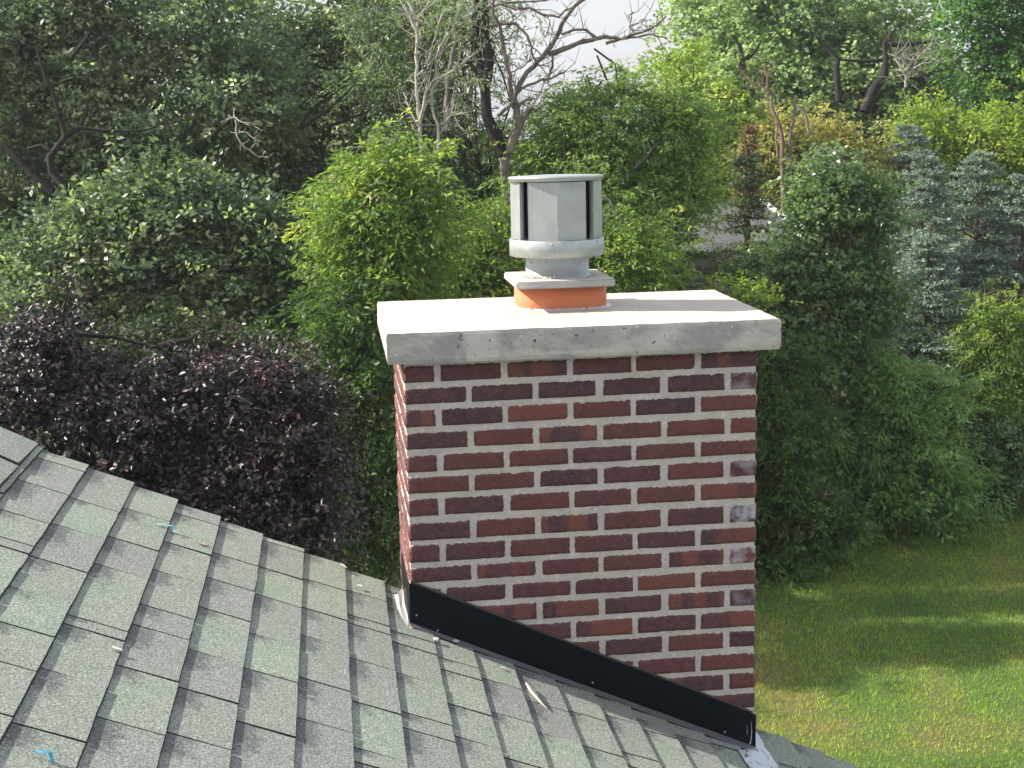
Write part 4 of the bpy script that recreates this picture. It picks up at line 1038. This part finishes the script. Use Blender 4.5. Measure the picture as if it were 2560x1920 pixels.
dead('snag', 'dead trunk with a broken pale top in front of the far oak', [(q7((875, 870), (862, 700), (815, 560), (792, 450), (783, 360)), .06, .025), (q7((850, 870), (840, 760), (850, 640)), .035, .02), (q7((800, 520), (760, 480), (720, 470)), .03, .015)], 32, BK['brown'], 9, 'dead tree', 4, .9)
dead('snag', 'short pair of broken grey stems right of the taller dead trunk', [(q7((915, 780), (925, 700), (945, 620), (943, 550)), .05, .04), (q7((1022, 740), (1015, 680), (1005, 630), (985, 595)), .04, .03)], 32, BK['tan'], 10, 'dead tree', 1, .4)
# --- glossy tree and shrubs right of the chimney
tree('glossy_tree', 'glossy leaved green tree right of the chimney with bright leaf tips', 26.5, 1790,
     [(1820, 365, 26), (1790, 410, 38), (1850, 420, 36), (1760, 470, 44), (1840, 490, 50), (1900, 470, 30), (1715, 545, 36), (1780, 570, 52), (1860, 590, 44), (1695, 620, 30), (1750, 650, 50), (1830, 670, 50), (1890, 640, 34), (1700, 700, 40), (1770, 740, 46), (1850, 740, 38), (1730, 810, 32)],
     38000, 'broad', LM['gls'], BK['brown'], 51, .09)
tree('evergreen_shrub', 'dark evergreen shrub just beyond the right end of the crown', 27.5, 1620,
     [(1650, 560, 32), (1625, 605, 30), (1655, 610, 40), (1635, 655, 36), (1680, 640, 40)], 9500, 'broad', LM['gls'], BK['dark'], 52, .07, cat='shrub', scale=.85)
tree('sapling', 'two small lime sprigs peeking above the right end of the crown', 23, 1630,
     [(1575, 628, 15, 0), (1582, 640, 14, 0), (1622, 634, 20, 0), (1634, 648, 22, 0), (1612, 655, 18, 0)], 1500, 'broad', LM['bright'], BK['grey'], 53, .012, scale=.6, twigs=1)
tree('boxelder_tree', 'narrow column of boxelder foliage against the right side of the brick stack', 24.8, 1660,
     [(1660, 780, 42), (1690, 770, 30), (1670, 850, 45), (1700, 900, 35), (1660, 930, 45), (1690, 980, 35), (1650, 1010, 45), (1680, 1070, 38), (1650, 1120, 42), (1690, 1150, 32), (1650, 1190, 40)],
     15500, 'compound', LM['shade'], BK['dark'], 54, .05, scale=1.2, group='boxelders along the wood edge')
tree('boxelder_tree', 'broad tiered boxelder shrub between the blue spruces and the lawn', 26.7, 1900,
     [(1870, 780, 32), (1850, 830, 50), (1930, 830, 50), (1880, 890, 62), (1970, 880, 55), (1820, 910, 50), (1920, 960, 70), (2010, 950, 50), (1850, 990, 60), (1960, 1040, 65), (2040, 1010, 40), (1880, 1070, 55), (2000, 1100, 50), (2050, 1070, 30)],
     29000, 'compound', LM['dkg'], BK['dark'], 55, .07, scale=1.3, group='boxelders along the wood edge')
tree('bright_bush', 'yellow green bush at the right edge below the spruces', 28.2, 2170,
     [(2150, 660, 40), (2200, 690, 50), (2130, 730, 50), (2190, 780, 60), (2110, 800, 45), (2150, 850, 50), (2210, 860, 50), (2090, 870, 40)],
     19000, 'compound', LM['yel'], BK['brown'], 56, .06, cat='shrub')
tree('dark_bush', 'dark bush at the foot of the yellow green bush by the far lawn edge', 27.6, 2120,
     [(2080, 960, 50), (2150, 950, 50), (2120, 1010, 50), (2190, 1010, 45), (2070, 1050, 40), (2160, 1060, 35), (2220, 960, 40)],
     15000, 'broad', LM['gls'], BK['dark'], 57, .05, cat='shrub', scale=.7)
tree('sapling_shrub', 'small understorey sapling in the dark gap right of the stack', 24.6, 1745,
     [(1740, 1130, 40), (1790, 1140, 36), (1720, 1190, 36), (1780, 1070, 30), (1840, 1130, 36)], 8000, 'broad', LM['shade'], BK['brown'], 58, .03, cat='shrub', scale=.7)
tree('understorey_bush', 'understorey bush with shade darkened leaves glimpsed between the low oak and the purple plum', 19, 330,
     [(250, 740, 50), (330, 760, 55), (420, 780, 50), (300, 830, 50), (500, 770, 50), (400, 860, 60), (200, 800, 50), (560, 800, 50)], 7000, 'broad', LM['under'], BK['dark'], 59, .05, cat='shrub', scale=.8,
     paths=[([(340, 750), (370, 740), (400, 735), (440, 720)], .05, .03, 17.6)])  # darkened leaves paint the deep shade behind the plum
dead('snag', 'broken pale stump standing between the plum and the shaded boxelder', [([(636, 880), (637, 830), (634, 790), (633, 764)], .07, .05)], 16, BK['pale'], 61, 'dead tree', 0, .2)

# --- spruces
def spruce(name, label, D, px, top, bot, half, mat, seed, tierbase=None, group='blue spruces on the right', dens=1., deadm=None):
    r_ = np.random.default_rng(seed)
    apex = at(px, top, D); b0 = np.array([apex[0], apex[1], GROUND]); low = at(px, bot, D)[2]; H = apex[2] - low; R = half * pxm(D)
    root = tag(empty(name, tuple(b0)), label, 'spruce', group)
    mb = MB(); mb.tube([b0 - [0, 0, .1], b0 + [0, 0, (apex[2] - GROUND) * .5], apex + [0, 0, .12]], [.13, .08, .008], 8, False)
    Ps, Ns, Ts, Ls, Ws, Tn = [], [], [], [], [], []
    z = low
    while z < apex[2] - .1:
        f = (apex[2] - z) / H; rr = R * f ** .8 * r_.uniform(.85, 1.1) + .08
        nb = int(8 + 9 * f)
        for b_ in range(nb):
            q = r_.uniform(0, 6.283); l_ = rr * r_.uniform(.6, 1.15)
            if (math.sin(q) > .35 and r_.random() < .5): continue
            dr = np.array([math.cos(q), math.sin(q), 0]); side = np.array([-dr[1], dr[0], 0])
            st_ = np.array([apex[0], apex[1], z + r_.normal(0, .06)])
            npt = max(4, int(l_ / .16)); prev = st_; pl = [st_]
            for i in range(1, npt + 1):
                s = i / npt; p_ = st_ + dr * l_ * s + np.array([0, 0, (-.42 * s + .30 * s * s) * l_ * (.4 + f)]); pl.append(p_)
                # side sprays
                wv = (.22 + .24 * math.sin(math.pi * min(1, s + .15))) * min(1, l_ / .8) + .05
                for sd_ in (-1, 1, 0):
                    tdir = unit(dr * (.9 if sd_ else 1.2) + side * sd_ * .9 + np.array([0, 0, .02 + .18 * (s > .8)]) + r_.normal(0, .12, 3))
                    m_ = int((7 if sd_ else 4) * dens)
                    for u_ in np.linspace(.1, 1, m_):
                        c_ = p_ + tdir * wv * u_
                        for _ in range(2):
                            Ps.append(c_ + r_.normal(0, .012, 3)); Ts.append(unit(tdir + r_.normal(0, .55, 3) + [0, 0, .15])); Ns.append(unit(np.array([0, 0, 1.]) + r_.normal(0, .6, 3)))
                            Ls.append(r_.uniform(.06, .10)); Ws.append(r_.uniform(.018, .032)); Tn.append(min(1, max(0, .25 + .4 * s + r_.normal(0, .16))))
            mb.tube(pl, np.linspace(.02 * (.4 + f), .005, len(pl)), 4, False)
        z += .26 * r_.uniform(.7, 1.2) * (.5 + .6 * f)
    # bare lower limbs
    if low > GROUND + 1.2:
        for _ in range(26):
            zz = r_.uniform(GROUND + .8, low + .3); q = r_.uniform(0, 6.283); d = np.array([math.cos(q), math.sin(q), r_.uniform(-.25, .1)]); s0 = np.array([b0[0], b0[1], zz])
            mb.tube([s0, s0 + d * .5, s0 + d * r_.uniform(.8, 1.5) + [0, 0, -.1]], [.018, .01, .004], 4, False)
    mb.build('trunk', BK['brown'], root, True)
    V, Fc, k = leaves_mesh(np.array(Ps), np.array(Ns), np.array(Ts), np.array(Ls), np.array(Ws), .05)
    mesh_obj('crown', V, Fc, mat, root, {'tint': ('FACE', 'FLOAT', np.array(Tn))})
    return root
spruce('blue_spruce', 'tallest blue spruce with its pale tip against the sunlit trees', 33, 1967, 262, 560, 120, LM['blue'], 71, dens=.9)
spruce('blue_spruce', 'blue spruce right of the glossy tree with a bare orange brown lower trunk', 30, 1996, 335, 690, 135, LM['blue'], 72)
spruce('blue_spruce', 'blue spruce with a sharp leader near the right edge', 30.5, 2115, 318, 700, 135, LM['blue'], 73)
spruce('blue_spruce', 'blue spruce cut off by the right edge of the photo', 30, 2214, 372, 720, 120, LM['blue'], 74)
spruce('blue_spruce', 'short young blue spruce low in front of the taller ones', 28.5, 2008, 494, 760, 95, LM['blue'], 75)
spruce('dark_spruce', 'dark green spruce in front of the grey roofed shed', 28, 1462, 440, 640, 95, LM['sprg'], 76, dens=.8, group='dark spruces round the shed')
spruce('dark_spruce', 'sparse spruce with a dead orange brown top right of the shed', 28.5, 1612, 330, 560, 75, LM['sprg'], 77, group='dark spruces round the shed', dens=.6)
dtop = at(1620, 270, 29)
r_ = np.random.default_rng(5); Ps = []; Ts = []
for _ in range(2600):
    s = r_.random(); p_ = at(1620 - 8 * s + r_.normal(0, 3 + 10 * s), 275 + 170 * s, 29) + r_.normal(0, .05, 3); Ps.append(p_); Ts.append(unit(r_.normal(0, .6, 3) + [0, 0, -.8]))
mb = MB(); mb.tube([(dtop[0], dtop[1], GROUND), at(1614, 420, 29), at(1620, 265, 29)], [.12, .06, .012], 6)
rt = tag(empty('dead_spruce', (dtop[0], dtop[1], GROUND)), 'dead spruce spire with hanging rust brown needles', 'spruce')
mb.build('trunk', BK['brown'], rt)
V, Fc, k = leaves_mesh(np.array(Ps), unit(r_.normal(0, 1, (2600, 3))), np.array(Ts), r_.uniform(.08, .16, 2600), r_.uniform(.02, .04, 2600), .05)
mesh_obj('crown', V, Fc, LM['deadn'], rt, {'tint': ('FACE', 'FLOAT', r_.random(2600))})

# --- creeping vines along the lawn edge, the far wood and the dark undergrowth
def stuff(name, label, cat, L3, n, sty, mat, seed, scale=1.):
    V, Fc, tint, _, _ = canopy(L3, n, sty, seed, False, scale)
    return tag(mesh_obj(name, V, Fc, mat, None, {'tint': ('FACE', 'FLOAT', tint)}), label, cat, kind='stuff')
L3 = []; r_ = np.random.default_rng(90)
for x in np.arange(4.6, 19, .42):
    for k in range(3):
        L3.append((np.array([x + r_.normal(0, .1), edge_y(x) + .45 + .6 * k + r_.normal(0, .15), GROUND + .15 + .55 * k]), np.array([.75, .7, .6 + .35 * k]) * r_.uniform(.75, 1.2)))
stuff('ground_vines', 'leafy green vines creeping along the edge of the lawn', 'vines', L3, 60000, 'vine', LM['vine'], 91)
L3 = []
for px in range(-150, 2400, 75):
    for py, D in ((420, 44), (520, 40), (640, 36), (760, 34), (880, 32), (980, 30), (1060, 29)):
        if 1440 < px < 1640 and py < 700: continue
        if py > 1000 and px > 2050: continue
        L3.append((at(px + r_.normal(0, 20), py + r_.normal(0, 15), D + r_.normal(0, 1)), np.array([80, 70, 62]) * pxm(D)))
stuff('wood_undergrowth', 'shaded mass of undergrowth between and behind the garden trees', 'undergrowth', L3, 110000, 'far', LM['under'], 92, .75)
L3 = []
for px in range(-250, 2500, 90):
    for py, D in ((250, 62), (330, 58), (420, 52)):
        if 980 < px < 1560 and py < 400: continue
        L3.append((at(px + r_.normal(0, 25), py + r_.normal(0, 15), D + r_.normal(0, 2)), np.array([110, 90, 70]) * pxm(D)))
for px, py in ((-60, -20), (60, -60), (250, -60), (420, -70), (600, -60), (760, -40), (700, 60), (300, 60), (500, 130), (120, 80), (860, 60)):
    L3.append((at(px, py, 46), np.array([110, 90, 90]) * pxm(46)))
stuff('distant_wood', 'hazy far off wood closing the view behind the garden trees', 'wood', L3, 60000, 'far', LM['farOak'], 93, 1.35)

# --- shed seen between the trees
D = 29
sh0 = at(1490, 500, D); shed = tag(empty('shed', (sh0[0], sh0[1], GROUND)), 'small white sided shed with a ribbed grey roof glimpsed between spruces', 'shed')
ax = unit(M[0] * np.array([1, 1, 0])); ay = np.array([-ax[1], ax[0], 0.])
ax, ay = unit(ax * .9 + ay * .43), unit(ay * .9 - ax * .43)
def sp(a_, b_, z): return np.array([sh0[0], sh0[1], 0]) + ax * a_ + ay * b_ + np.array([0, 0, z])
zr_, ze_ = at(1500, 458, D)[2], at(1500, 545, D)[2]
mb = MB(); wdt, dpt = 2.7, 3.4
SIDING = simple('pinkish_white_siding', (.74, .70, .68), .6, 0, 2, .06)
nrow = 26; zz0 = GROUND
for i in range(nrow):
    z0_ = zz0 + (ze_ - zz0) * i / nrow; z1_ = zz0 + (ze_ - zz0) * (i + 1) / nrow
    mb.hexa([sp(-1.5, 0, z0_), sp(wdt, 0, z0_), sp(wdt, dpt, z0_), sp(-1.5, dpt, z0_), sp(-1.5, .025, z1_), sp(wdt, .025, z1_), sp(wdt, dpt, z1_), sp(-1.5, dpt, z1_)])
mb.build('wall', SIDING, shed)
mb = MB(); zt = zr_
nrib = 22
for i in range(nrib):
    a0 = -1.8 + (wdt + 1.9) * i / nrib; a1 = a0 + (wdt + 1.9) / nrib
    h = .05
    mb.hexa([sp(a0, -.3, ze_ - .03), sp(a0 + (a1 - a0) * .5, -.3, ze_ - .03), sp(a0 + (a1 - a0) * .5, dpt / 2, zt), sp(a0, dpt / 2, zt), sp(a0, -.3, ze_ + h), sp(a0 + (a1 - a0) * .5, -.3, ze_ + h), sp(a0 + (a1 - a0) * .5, dpt / 2, zt + h), sp(a0, dpt / 2, zt + h)])
    mb.hexa([sp(a0 + (a1 - a0) * .5, -.3, ze_ - .03), sp(a1, -.3, ze_ - .03), sp(a1, dpt / 2, zt), sp(a0 + (a1 - a0) * .5, dpt / 2, zt), sp(a0 + (a1 - a0) * .5, -.3, ze_), sp(a1, -.3, ze_), sp(a1, dpt / 2, zt + .0), sp(a0 + (a1 - a0) * .5, dpt / 2, zt + .001)])
mb.build('roof', simple('ribbed_grey_roofing', (.12, .12, .135), .5, .2, 3, .12), shed)
mb = MB(); mb.hexa([sp(wdt + .1, -.32, ze_ - .12), sp(wdt + .16, -.32, ze_ - .12), sp(wdt + .16, dpt / 2, zt - .10), sp(wdt + .1, dpt / 2, zt - .10), sp(wdt + .1, -.32, ze_ + .06), sp(wdt + .16, -.32, ze_ + .06), sp(wdt + .16, dpt / 2, zt + .08), sp(wdt + .1, dpt / 2, zt + .08)])
mb.build('verge_board', WHITE, shed)
# pale drive behind the right hand bushes
a_, b_, c_, d_ = [at(px, py, 1) for px, py in ((1900, 900), (2500, 830), (2500, 1010), (1900, 960))]
def gnd(px, py):
    d = at(px, py, 1) - CAM; t_ = (GROUND + .1 - CAM[2]) / d[2]; return CAM + d * t_
tag(mesh_obj('driveway', [gnd(1650, 905), gnd(2500, 830), gnd(2500, 1000), gnd(1650, 960)], [[3, 2, 1, 0]], simple('pale_gravel', (.50, .44, .40), .9, 0, 3, .2)), kind='structure')

# ------------------------------------------------------------------ haze
def haze():
    mb = MB(); mb.box(-55, 75, -8, 95, GROUND - 1, 22)
    m = bpy.data.materials.new('haze_air'); m.use_nodes = True; t = m.node_tree; t.nodes.clear()
    o = t.nodes.new('ShaderNodeOutputMaterial'); v = t.nodes.new('ShaderNodeVolumePrincipled')
    v.inputs['Color'].default_value = (.92, .95, 1, 1); v.inputs['Density'].default_value = .0007; v.inputs['Anisotropy'].default_value = .45
    t.links.new(v.outputs[0], o.inputs['Volume'])
    ob = mb.build('haze', m); tag(ob, 'thin summer haze between the trees', 'haze', kind='stuff')
haze()
